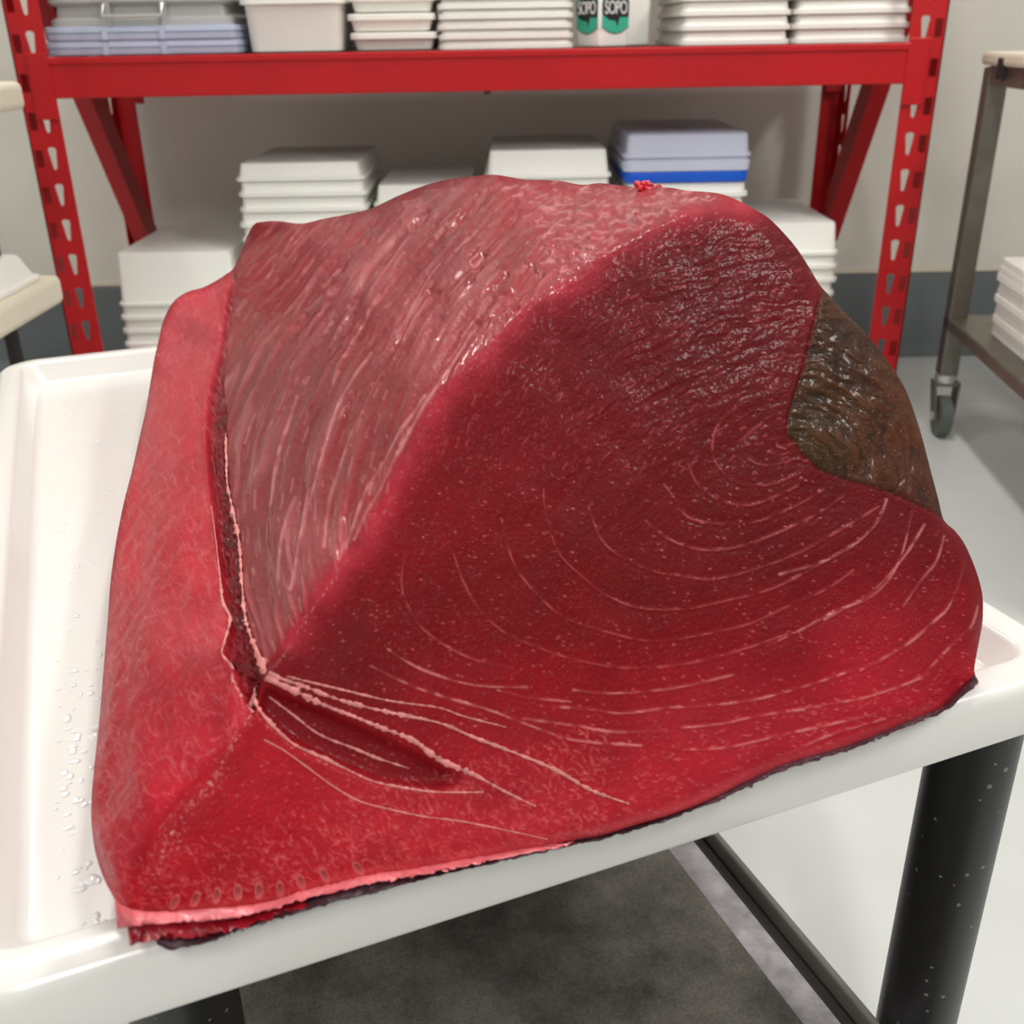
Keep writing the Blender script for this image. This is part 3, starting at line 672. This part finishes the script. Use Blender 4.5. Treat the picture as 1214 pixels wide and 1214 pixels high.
colr = sum(w[..., None]*c for w, c in ((s_F, cF), (s_L, cL), (s_T, cT), (s_SL, cS), (s_B, cB), (s_G, cG)))/np.maximum(s_F+s_L+s_T+s_SL+s_B+s_G, 1e-6)[..., None]
colr *= (1+.16*fbm(GX/38, GY/38, 41, 4)+.10*fbm(GX/5, GY/5, 42, 2))[..., None]
colr = colr*(np.array([.48, .14, .19])*(1-s_L-s_T-s_B-s_SL)[..., None]+np.array([.70, .26, .32])*(s_L+s_T)[..., None]+np.array([.92, .70, .76])*s_SL[..., None]+np.array([.85, .62, .42])*s_B[..., None])
def tint(a, c):
    global colr
    a = np.clip(a, 0, 1)[..., None]; colr = colr*(1-a)+sl(c)*a
tint(s_FAN*.85, (104, 2, 12))
# darker strands between fibres, pale strand crests
tint(s_F*upF*sm(-fib, .15, .6)*.35, (70, 2, 10))
tint(s_L*sm(strand, .2, .55)*.3, (170, 84, 90)); tint(s_L*sridge*.38, (186, 104, 106)); tint(s_L*sm(-strand, .2, .6)*.30, (104, 14, 24)); tint(s_L*dent*.5, (138, 10, 24))
tint(s_T*sm(fbm((GX+1.5*GY)/16, (GX*.3-GY)/7, 15, 3), .1, .5)*.3, (176, 96, 102)); tint(s_T*sm(fbm(GX/18, GY/9, 45, 2), .3, .6)*.6, (170, 30, 48))
rid = 1-np.abs(fbm((GX+.4*GY)/15+.6*fbm(GX/9, GY/9, 51), (GY-.3*GX)/34, 52, 3))*3.2
tint(s_SL*sm(rid, .75, 1.)*.40, (200, 92, 98)); tint(s_SL*sm(fbm(GX/50, GY/65, 53, 3), .15, .5)*.3, (184, 62, 74))
lowF = sm(GY+GX*.28, 1125, 1215)
rid2 = 1-np.abs(fbm(GX/11+.8*fbm(GX/8, GY/8, 61), GY/15, 62, 3))*3.4
tint(s_F*lowF*sm(rid2, .80, 1.)*.34, (204, 82, 80))
tint(s_B*sm(fbm((bR+9*fbm(GX/25, GY/25, 31))/6, bT/24, 22, 3), .1, .5)*.35, (92, 50, 20)); tint(s_B*sm(-fbm((bR+9*fbm(GX/25, GY/25, 31))/6, bT/24, 22, 3), .2, .5)*.5, (26, 16, 8))
# lighter thin flesh along the ridge
dR, _ = pdist(resample([r[:2] for r in RIDGE[1:]], 8), 80); tint((s_F+.4*s_L)*np.exp(-(dR/26)**2)*(.55+.3*fbm(GX/20, GY/20, 46, 2)), (178, 44, 60))
# fine fibres, scratches, flecks and painted glints
def stroke(x, y, ln, an, wd, a, c, h=0.):
    r = int((ln+4)/ST)+3; i = int((x-gx[0])/ST); j = int((y-gy[0])/ST)
    if i-r < 0 or j-r < 0 or i+r >= NX or j+r >= NY: return
    sl_ = (slice(j-r, j+r), slice(i-r, i+r)); X = GX[sl_]-x; Y = GY[sl_]-y; ca, sa = cos(an), sin(an)
    al_ = X*ca+Y*sa; ac = -X*sa+Y*ca+.02*al_*al_*(1 if int(x*7) % 2 else -1)*(4/ln)
    k = a*np.exp(-(ac/wd)**2)*sm(-np.abs(al_), -ln/2-1, -ln/2+1.5)
    colr[sl_] = colr[sl_]*(1-k[..., None])+sl(c)*k[..., None]; disp[sl_] += k*h
def scatter(M, n, fn):
    jj_, ii_ = np.nonzero(M); pick = rng.integers(0, len(jj_), n)
    for k in pick: fn(GX[jj_[k], ii_[k]], GY[jj_[k], ii_[k]])
U = rng.uniform
R_FF = INS & ~R_SL & ~R_L & ~R_T & ~R_B & ~R_G
scatter(R_SL & INS, 800, lambda x, y: stroke(x, y, U(4, 18), rng.choice([1.25, 1.0, -.5], p=[.5, .35, .15])+rng.normal(0, .15), U(.5, .9), U(.05, .3), (222, 122, 126), .0003))
scatter(R_FF & (GY+.28*GX > 1060) & (GX < 720), 900, lambda x, y: stroke(x, y, U(4, 11), rng.normal(.9, .5), U(.6, 1.0), U(.10, .34), (226, 112, 110), .0003))
scatter(R_FF & (GY+.28*GX > 1105), 500, lambda x, y: stroke(x, y, U(3, 9), rng.normal(-.2, .4), U(.6, 1.0), U(.10, .32), (226, 118, 116), .0003))
scatter(R_FF & (GY > 540), 900, lambda x, y: stroke(x, y, U(1.5, 5), rng.normal(-.1, .3), U(.6, .95), U(.15, .55), (216, 112, 112), .0005))  # tiny specks: wet glints painted into the pigment
scatter(R_FF & (GY < 560), 700, lambda x, y: stroke(x, y, U(3, 12), math.atan2(x-1000, 760-y)+rng.normal(0, .15), U(.6, 1.0), U(.12, .4), (190, 84, 92), .0005))
scatter(R_L & INS, 300, lambda x, y: stroke(x, y, U(4, 26), math.atan2(1, -.0026*(640-y)), U(.7, 1.3), U(.12, .45), (210, 132, 132), .0007))
scatter(R_L & INS & (GY < 420), 160, lambda x, y: stroke(x, y, U(8, 24), math.atan2(1, -.0026*(640-y)), U(1.5, 3.), U(.25, .6), (150, 14, 30), -.0008))
scatter(R_T & INS, 180, lambda x, y: stroke(x, y, U(4, 18), rng.normal(-.35, .3), U(.8, 1.6), U(.2, .5), (220, 150, 152), .0006))
# growth rings of the cut face
RINGS = [
 [(481, 657), (476, 684), (480, 709), (499, 743), (538, 771), (573, 785), (608, 793)],
 [(538, 657), (549, 688), (566, 719), (595, 748), (635, 767), (687, 783), (746, 792), (820, 786), (880, 770), (932, 752)],
 [(595, 615), (601, 643), (614, 677), (649, 717), (677, 735), (729, 752), (774, 760), (825, 754), (887, 740), (932, 720), (981, 698), (1012, 676)],
 [(644, 553), (646, 601), (661, 653), (691, 684), (722, 707), (760, 721), (810, 722), (853, 714), (915, 698), (967, 672), (1010, 646)],
 [(698, 601), (711, 636), (732, 657), (774, 677), (820, 685), (850, 686), (898, 674), (950, 654), (1000, 626), (1043, 600)],
 [(767, 619), (784, 634), (815, 648), (846, 652), (884, 646), (930, 628), (975, 606), (1003, 586)],
 [(788, 574), (800, 590), (815, 612), (846, 620), (894, 619), (943, 600), (977, 580)],
 [(815, 546), (825, 570), (846, 589), (874, 598), (901, 596), (946, 576)],
 [(872, 484), (849, 508), (846, 539), (860, 563), (880, 574), (915, 574), (950, 560)],
 [(908, 498), (884, 518), (882, 536), (894, 548), (915, 551), (945, 544), (967, 548)],
 [(922, 520), (922, 529), (932, 532)],
 [(925, 681), (981, 664), (1020, 640), (1043, 615), (1052, 592)],
 [(908, 766), (953, 745), (988, 726), (1036, 705), (1065, 668), (1082, 605)],
 [(978, 734), (1010, 717), (1039, 697), (1072, 660), (1096, 622)],
 [(1071, 719), (1096, 684), (1110, 666), (1119, 636)],
 [(1020, 795), (1039, 785), (1077, 763), (1112, 733), (1124, 721), (1136, 694), (1142, 668)],
 [(1100, 795), (1142, 751), (1152, 741), (1159, 719)],
 [(794, 839), (835, 837), (898, 829), (960, 812), (1010, 795)],
 [(808, 863), (856, 858), (898, 849), (946, 842), (989, 834), (1029, 826), (1077, 810), (1102, 798)],
 [(811, 889), (863, 886), (925, 872), (980, 860), (1039, 846)], [(930, 896), (980, 873), (1019, 861), (1050, 852)],
 [(680, 818), (718, 822), (763, 820), (810, 814), (870, 800)], [(660, 838), (708, 842), (739, 846), (791, 839)], [(590, 818), (625, 827), (677, 832)], [(620, 852), (677, 860), (732, 868), (790, 866)],
 [(460, 770), (500, 794), (560, 812), (625, 815)], [(440, 790), (500, 818), (580, 842), (660, 872), (698, 880), (760, 884)]]
LINES_SL = [[(402, 664), (420, 620), (440, 570), (470, 520), (505, 470)], [(385, 650), (392, 590), (410, 530), (430, 490)], [(345, 700), (362, 620), (385, 540), (408, 470), (440, 420)], [(330, 690), (335, 640), (350, 590)], [(320, 600), (330, 540), (352, 470)], [(420, 640), (450, 580), (492, 500), (540, 425), (565, 385)]]
for i, R in enumerate(RINGS):
    Rs = resample(R, 8); D, S = pdist(Rs, 9); br = .12+.88*sm(vn(S/11, S*0+i*7.3, 71), -.5, .5); wd = .85+.4*vn(S/30, S*0+i*3.1, 72)
    fine = R[0][0] < 940 and i < 11
    a = np.exp(-(D/(wd*(1.0 if fine else 1.25)))**2)*br*(1-s_B)*(.40 if fine else .55)
    tint(a, (214, 104, 104) if fine else (226, 138, 132)); disp += a*(.0003 if fine else .00055)*(1+.8*NZ)
    # slight trough beside each ring
    disp -= np.exp(-((D-4)/2.5)**2)*.00010*(1-s_B)
for i, R in enumerate(LINES_SL):
    Rs = resample(R, 8); D, S = pdist(Rs, 9); br = .4+.6*sm(vn(S/12, S*0+i*5.7, 73), -.4, .5)
    a = np.exp(-(D/1.6)**2)*br*.7; tint(a, (214, 140, 138)); disp += a*.0008
# knife dimples along the lower left edge
for (x, y, an) in ((207, 1070, .5), (232, 1066, .35), (257, 1062, .2), (282, 1058, .05), (307, 1056, 0), (332, 1054, -.1), (357, 1046, -.3), (385, 1038, -.5), (425, 1030, -.7)):
    c, s = cos(an), sin(an); e = np.hypot(((GX-x)*c+(GY-y)*s)/4.2, (-(GX-x)*s+(GY-y)*c)/8.8)
    tint((e < 1)*.55, (150, 82, 84)); tint(np.exp(-((e-1)/.16)**2)*.5, (214, 120, 116)); disp -= sm(-e, -1, -.3)*.0010
# pale rim of the cut belly edge
tint(s_F*sm(-DB, -16, -4)*sm(GY, 780, 900)*.25, (214, 96, 100))
colr = np.clip(colr, 0.001, 1)

# ---- mesh of the visible skin of the block, snapped to the outline
VAL = (INS | (DB < .55*ST)) & ok
cell = VAL[:-1, :-1] & VAL[1:, :-1] & VAL[:-1, 1:] & VAL[1:, 1:]
used = np.zeros(GX.shape, bool)
for a in (slice(0, -1), slice(1, None)):
    for b_ in (slice(0, -1), slice(1, None)): used[a, b_] |= cell
nb = np.zeros(GX.shape, int)
nb[:-1, :-1] += cell; nb[1:, :-1] += cell; nb[:-1, 1:] += cell; nb[1:, 1:] += cell
bnd = used & (nb < 4)
fadeb = sm(DB, 0, 13)
Pd = P+N*(disp*fadeb)[..., None]
# snap outline vertices
SEG = np.array(OUT); SEG2 = np.roll(SEG, -1, 0)
bi = np.argwhere(bnd); bx = np.stack([GX[bnd], GY[bnd]], 1)
best = np.full(len(bx), 1e9); bq = bx.copy(); bs = np.zeros(len(bx))
for k in range(len(SEG)):
    d = SEG2[k]-SEG[k]; t = np.clip(((bx-SEG[k])@d)/(d@d+1e-9), 0, 1); qv = SEG[k]+t[:, None]*d; dd = np.hypot(*(bx-qv).T)
    m = dd < best; best[m] = dd[m]; bq[m] = qv[m]; bs[m] = (k+t)[m]
m = best < 2.2*ST
dpt = (Pd[bnd]-CAM)@f_
rr = RT*((bq[:, 0]-607)/FPX)[:, None]+UP*((607-bq[:, 1])/FPX)[:, None]+f_
Pb = np.where(m[:, None], CAM+rr*dpt[:, None], Pd[bnd]); Pd[bnd] = Pb
# region ids per cell
cxm = (GX[:-1, :-1]+GX[1:, 1:])/2; cym = (GY[:-1, :-1]+GY[1:, 1:])/2
def cellmask(M): return M[:-1, :-1]
reg = np.zeros(cell.shape, int); reg[cellmask(R_SL)] = 1; reg[cellmask(R_B)] = 2; reg[cellmask(R_G)] = 3; reg[cellmask(R_L)] = 4
VID = np.arange(NX*NY).reshape(NY, NX)
TC = tray_pt(.18, .72, 0)

def flesh_mat(name, rough, coat, bump, bsc, spec=.15, crough=.14):
    m = bpy.data.materials.new(name); m.use_nodes = True; nt = m.node_tree; b = nt.nodes['Principled BSDF']
    at_ = nt.nodes.new('ShaderNodeAttribute'); at_.attribute_name = 'pigment'
    tc = nt.nodes.new('ShaderNodeTexCoord')
    n1 = nt.nodes.new('ShaderNodeTexNoise'); n1.inputs['Scale'].default_value = bsc; n1.inputs['Detail'].default_value = 2; n1.inputs['Roughness'].default_value = .5
    nt.links.new(tc.outputs['Object'], n1.inputs['Vector'])
    bp = nt.nodes.new('ShaderNodeBump'); bp.inputs['Strength'].default_value = bump; bp.inputs['Distance'].default_value = .0012
    rp = nt.nodes.new('ShaderNodeMapRange'); rp.inputs['From Min'].default_value = .54; rp.inputs['From Max'].default_value = .72; nt.links.new(n1.outputs['Fac'], rp.inputs['Value']); nt.links.new(rp.outputs['Result'], bp.inputs['Height']); nt.links.new(bp.outputs['Normal'], b.inputs['Normal']); nt.links.new(bp.outputs['Normal'], b.inputs['Coat Normal'])
    n2 = nt.nodes.new('ShaderNodeTexNoise'); n2.inputs['Scale'].default_value = 55; n2.inputs['Detail'].default_value = 4; nt.links.new(tc.outputs['Object'], n2.inputs['Vector'])
    mr = nt.nodes.new('ShaderNodeMapRange'); mr.inputs['To Min'].default_value = rough*.7; mr.inputs['To Max'].default_value = rough*1.35
    nt.links.new(n2.outputs['Fac'], mr.inputs['Value']); nt.links.new(mr.outputs['Result'], b.inputs['Roughness'])
    nt.links.new(at_.outputs['Color'], b.inputs['Base Color'])
    ag = nt.nodes.new('ShaderNodeAttribute'); ag.attribute_name = 'gloss'; nt.links.new(ag.outputs['Fac'], b.inputs['Coat Weight'])
    b.inputs['Coat Roughness'].default_value = crough; b.inputs['Specular IOR Level'].default_value = spec
    b.inputs['Subsurface Weight'].default_value = 0.0
    return m
M_flesh = flesh_mat('raw_tuna_flesh', .5, 0, .30, 620, .10, .14)
M_blood = flesh_mat('dark_bloodline_muscle', .45, 0, .4, 420, .12, .14)
GLOSS = s_F*(.11+.03*np.clip(upF, 0, 1))+s_L*.6+s_T*.6+s_SL*.30+s_B*.22+s_G*.15

tuna = tag(empty('tuna_block', tuple(TC)), 'large block of raw red tuna with dark bloodline lying on the white tray', 'tuna')
def grid_part(name, rid_, m, extra=None):
    jj, ii = np.nonzero(cell & np.isin(reg, rid_))
    quads = np.stack([VID[jj, ii], VID[jj+1, ii], VID[jj+1, ii+1], VID[jj, ii+1]], 1)
    ids, inv = np.unique(quads, return_inverse=True); quads = inv.reshape(-1, 4)
    V = Pd.reshape(-1, 3)[ids]-TC; C = colr.reshape(-1, 3)[ids]
    loops = quads.ravel(); sizes = np.full(len(quads), 4)
    if extra is not None:
        eV, eF, eC, remap = extra
        look = {g: k for k, g in enumerate(ids)}
        k0 = len(V); V = np.vstack([V, eV-TC]); C = np.vstack([C, eC])
        fl = []; fs = []
        for f in eF:
            fl += [k0+a for a in f]; fs.append(len(f))
        loops = np.concatenate([loops, np.array(fl)]); sizes = np.concatenate([sizes, np.array(fs)])
    me = bpy.data.meshes.new(name)
    me.vertices.add(len(V)); me.vertices.foreach_set('co', V.astype(np.float32).ravel())
    me.loops.add(len(loops)); me.loops.foreach_set('vertex_index', loops.astype(np.int32))
    me.polygons.add(len(sizes)); st_ = np.concatenate([[0], np.cumsum(sizes)[:-1]])
    me.polygons.foreach_set('loop_start', st_.astype(np.int32))
    me.update(calc_edges=True); me.validate()
    at_ = me.attributes.new('pigment', 'FLOAT_COLOR', 'POINT'); at_.data.foreach_set('color', np.hstack([C, np.ones((len(C), 1))]).astype(np.float32).ravel())
    gl = GLOSS.ravel()[ids]; gl = np.concatenate([gl, np.full(len(C)-len(gl), .2)])
    ag = me.attributes.new('gloss', 'FLOAT', 'POINT'); ag.data.foreach_set('value', gl.astype(np.float32))
    me.shade_smooth()
    return link(name, me, m, tuna)
# hidden back, sides and underside: rings from the outline to a footprint on the tray floor
keys = [(0, (.02, .40)), (5, (-.02, .43)), (9, (-.005, .67)), (14, (.03, .93)), (18, (.065, 1.09)), (24, (.12, 1.12)), (30, (.19, 1.13)), (41, (.36, 1.10)), (52, (.415, .90)), (60, (.41, .72)), (66, (.395, .56)), (73, (.39, .44)), (78, (.36, .40)), (85, (.30, .40)), (99, (.08, .40)), (len(CONT), (.02, .40))]
cs_out = []                                         # outline station of every control point
acc = 0
for i in range(len(CONT)):
    cs_out.append(acc); acc += max(1, int(round(np.hypot(CONT[(i+1) % len(CONT)][0]-CONT[i][0], CONT[(i+1) % len(CONT)][1]-CONT[i][1])/6)))
cs_out.append(acc)
ku = [cs_out[k] for k, _ in keys]; kU = [p[0] for _, p in keys]; kV = [p[1] for _, p in keys]
step = 2; ns = len(OUT)
stn = np.arange(0, ns, 1.0)
order = np.argsort(bs); bsS = bs[order]; PbS = Pb[order]
ring0 = np.stack([np.interp(stn, bsS, PbS[:, k], period=ns) for k in range(3)], 1)
Bp = np.stack([tray_pt(a, b_, .0015) for a, b_ in zip(np.interp(stn, ku, kU), np.interp(stn, ku, kV))])
rings = []
for k, t in enumerate((0, .06, .2, .4, .6, .8, .95, 1.0)):
    rg = ring0*(1-t)+Bp*t
    if k == 0: rg = rg-(rg-CAM)*0+(rg-CAM)*.002
    rings.append(rg)
eV = np.vstack(rings+[Bp.mean(0)[None]]); eF = []
for k in range(len(rings)-1):
    for i in range(ns): eF.append((k*ns+i, k*ns+(i+1) % ns, (k+1)*ns+(i+1) % ns, (k+1)*ns+i))
k = len(rings)-1
for i in range(ns): eF.append((k*ns+i, k*ns+(i+1) % ns, (k+1)*ns))
eC = np.tile(sl((160, 26, 44)), (len(eV), 1))
grid_part('loin_flesh', [0], M_flesh, (eV, eF, eC, None))
grid_part('upper_cut_face', [4], M_flesh)['label'] = 'duller wet cut face with long pale glossy strands'
grid_part('belly_flap', [1], M_flesh)['label'] = 'lighter red flap of belly flesh'
grid_part('bloodline', [2], M_blood)['label'] = 'dark brown bloodline muscle'
grid_part('spine_groove', [3], M_flesh)['label'] = 'dark torn groove along the spine'

# ---- pale membranes: thin torn sheets of fat standing out of the flesh
M_fat = mat('pale_pink_fat', (208, 126, 120), .45, .3, 220, .3, 420, coat=.2)
def surf(x, y):
    i = int(np.clip(round((x-gx[0])/ST), 0, NX-1)); j = int(np.clip(round((y-gy[0])/ST), 0, NY-1)); return Pd[j, i], N[j, i]
def membrane(path, wid, name='fat_membrane', lift=.0008, seed=0, ends=(.25, .2), rag=.5):
    ps = resample(path, 2.2); n = len(ps); V = []; F = []; K = 7
    r_ = np.random.default_rng(seed)
    jit = np.convolve(r_.normal(0, 1, n+8), np.ones(2)/2, 'same')[4:4+n]*.75+np.convolve(r_.normal(0, 1, n+24), np.ones(9)/9, 'same')[12:12+n]*1.1
    for i, p in enumerate(ps):
        t = ps[min(i+1, n-1)]-ps[max(i-1, 0)]; t = t/(np.hypot(*t)+1e-9); nn = np.array([-t[1], t[0]])
        w = np.interp(i/(n-1), np.linspace(0, 1, len(wid)), wid)*.92*(1+1.2*rag*jit[i])
        w = max(.5, w); c, nrm = surf(*p)
        c = CAM+(c-CAM)
        q_ = p+nn*(.5*rag*jit[(i*7) % n]*w*.5)
        d0 = (c-CAM)@f_
        cc = CAM+ray(*q_)*d0
        side = CAM+ray(*(q_+nn*w))*d0-cc
        for k in range(K):
            a = pi*2*k/K; V.append(cc+side*cos(a)+nrm*(lift*.6+np.linalg.norm(side)*.45*sin(a)*(1+.3*jit[(i*3+k) % n]))-TC)
    F = [(i*K+k, i*K+(k+1) % K, (i+1)*K+(k+1) % K, (i+1)*K+k) for i in range(n-1) for k in range(K)]+[tuple(range(K)), tuple((n-1)*K+k for k in range(K))]
    return link(name, mesh(name, V, F, True, 80), M_fat, tuna)
membrane([(315, 804), (345, 817), (382, 835), (416, 848), (450, 862), (490, 878), (520, 900), (563, 919), (594, 936), (635, 956)], [3.4, 4.4, 3.0, 2.6, 3.4, 3.8, 3.0, 2.0, .6], seed=1)
membrane([(318, 800), (358, 813), (400, 829), (450, 842), (520, 857), (559, 873), (614, 894), (659, 913), (701, 937), (746, 953)], [3.6, 3.0, 2.4, 2.2, 1.8, 1.6, 2.0, 2.2, 2.6, .6], seed=2)
membrane([(340, 802), (411, 819), (463, 831), (520, 839), (549, 849), (600, 862)], [1.4, 1.0, 1.2, 1.0, .5], seed=3, lift=.0004)
membrane([(319, 826), (348, 848), (379, 871), (419, 887), (445, 898), (485, 911)], [1.0, 1.2, 1.4, 1.6, .9], seed=4)
membrane([(303, 822), (305, 837), (321, 858), (348, 882), (384, 899), (419, 916), (445, 927), (485, 935), (520, 939), (573, 939)], [1.8, 3.0, 2.2, 1.8, 1.5, 1.6, 1.5, 1.2, .6], seed=5)
membrane([(313, 877), (337, 890), (369, 913), (395, 932), (427, 950), (469, 961), (503, 968), (549, 974), (594, 983), (649, 995)], [.7, .9, 1.0, 1.0, .9, .8, .6], seed=6, lift=.0003, rag=.3)
membrane(GROOVE_L[10:], [.3, .8, 1.4, 1.7, 1.8, 2.2, 2.6], seed=7)
membrane(GROOVE_R[6:], [.8, 1.4, 1.8, 1.6, 2.4, 3.4], seed=8, rag=.8)
membrane([(304, 768), (308, 778), (312, 788), (314, 798), (309, 795)], [2.0, 3.0, 5.0, 4.5, 2.5], 'fat_lump', seed=9, lift=.002)
membrane([(297, 838), (301, 828), (303, 815)], [2.4, 1.8, 1.0], 'fat_lump', seed=10, lift=.0015)

# ---- fat layer, torn red strip and skin hanging below the front cut
M_fat2 = mat('pink_fat_layer', (205, 96, 102), .35, .2, 120, .35, 300, coat=.25)
M_torn = mat('torn_red_flesh', (150, 8, 28), .35, .25, 120, .35, 300, coat=.3)
M_skin = mat('dark_fish_skin', (62, 34, 42), .36, .45, 140, .6, 320, coat=.2)
def strip(name, top, bot, m, v0, bulge, thick, seed):
    r_ = np.random.default_rng(seed)
    T_ = resample(top, 5.)
    bx_ = [p[0] for p in bot]; by_ = [p[1] for p in bot]
    n = len(T_); B_ = []
    xb0, xb1 = bot[0][0], bot[-1][0]
    cl_ = [0]
    for a, c in zip(bot[:-1], bot[1:]): cl_.append(cl_[-1]+hypot(c[0]-a[0], c[1]-a[1]))
    tl_ = [0]
    for a, c in zip(T_[:-1], T_[1:]): tl_.append(tl_[-1]+np.hypot(*(c-a)))
    for i in range(n):
        s = tl_[i]/tl_[-1]*cl_[-1]; B_.append((np.interp(s, cl_, bx_), np.interp(s, cl_, by_)))
    V = []; K = 8
    for i in range(n):
        t3 = at(T_[i][0], T_[i][1], v=v0+.004); b3 = at(B_[i][0], B_[i][1], v=v0); jj = r_.normal(0, .35, K)
        nn_ = np.array([0, 0, 1.])
        for k in range(5):
            s = k/4; V.append(t3*(1-s)+b3*s-EV*(bulge*sin(pi*s)*(1+jj[k])+.0006*jj[k])-TC)
        V += [q_-TC+(q_-CAM)*kk for q_, kk in ((b3*.9+t3*.1, .010), ((t3+b3)/2, .036), (t3*.95+b3*.05, .044))]
    F = [(i*K+k, i*K+(k+1) % K, (i+1)*K+(k+1) % K, (i+1)*K+k) for i in range(n-1) for k in range(K)]+[tuple(range(K)), tuple((n-1)*K+k for k in range(K))]
    return link(name, mesh(name, V, F, True, 60), m, tuna)
fat_top = [(136, 1066), (156, 1078), (198, 1081), (240, 1078), (279, 1075), (319, 1069), (362, 1055), (398, 1047), (440, 1037), (500, 1028), (556, 1018), (614, 1007), (680, 995)]
fat_bot = [(139, 1102), (158, 1098), (198, 1093), (240, 1092), (279, 1088), (319, 1077), (362, 1064), (398, 1055), (440, 1046), (500, 1036), (556, 1024), (614, 1011), (680, 998)]
strip('fat_layer', fat_top, fat_bot, M_fat2, .3185, .002, .010, 21)
strip('torn_flesh', [(150, 1092), (198, 1090), (240, 1090), (279, 1086), (319, 1075), (362, 1063)], [(154, 1121), (184, 1112), (240, 1112), (279, 1101), (319, 1086), (362, 1069)], M_torn, .3205, .003, .012, 22)
strip('skin', [(184, 1110), (240, 1109), (279, 1099), (319, 1084), (358, 1069), (398, 1056), (437, 1047), (500, 1035), (556, 1023), (614, 1010), (670, 998), (715, 989), (785, 968), (850, 943), (930, 906), (1010, 882), (1085, 851), (1120, 836), (1156, 800)],
      [(187, 1120), (200, 1127), (240, 1119), (279, 1104), (319, 1091), (358, 1081), (398, 1069), (437, 1061), (504, 1041), (556, 1030), (614, 1016), (670, 1004), (715, 994), (785, 974), (850, 950), (930, 912), (1010, 888), (1085, 857), (1120, 842), (1158, 812)], M_skin, .3175, .0014, .012, 23)

# ---- shreds of flesh on the crest
M_shred = mat('bright_flesh_shred', (206, 40, 58), .3, .3, 200, .4, 400, coat=.4)
def shred(x, y, r, n, seed):
    r_ = np.random.default_rng(seed); c, nrm = surf(x, y); mb = MB()
    bm = bmesh.new(); bmesh.ops.create_icosphere(bm, subdivisions=2, radius=1); bs_ = [np.array(v.co) for v in bm.verts]; fs_ = [[v.index for v in f.verts] for f in bm.faces]; bm.free()
    for k in range(n):
        o = RT*r_.normal(0, r*1.1)+UP*r_.normal(0, r*.35)+f_*r_.normal(0, r*.3); s = r*r_.uniform(.25, .55)
        mb.add([c-TC+nrm*r*.4+o+p*s*(1+.2*r_.normal()) for p in bs_], fs_)
    return link('meat_shred', mesh('meat_shred', mb.V, mb.F, True, 180), M_shred, tuna)
shred(766, 224, .0044, 22, 1); shred(594, 336, .0022, 4, 2); shred(752, 256, .0016, 3, 3)
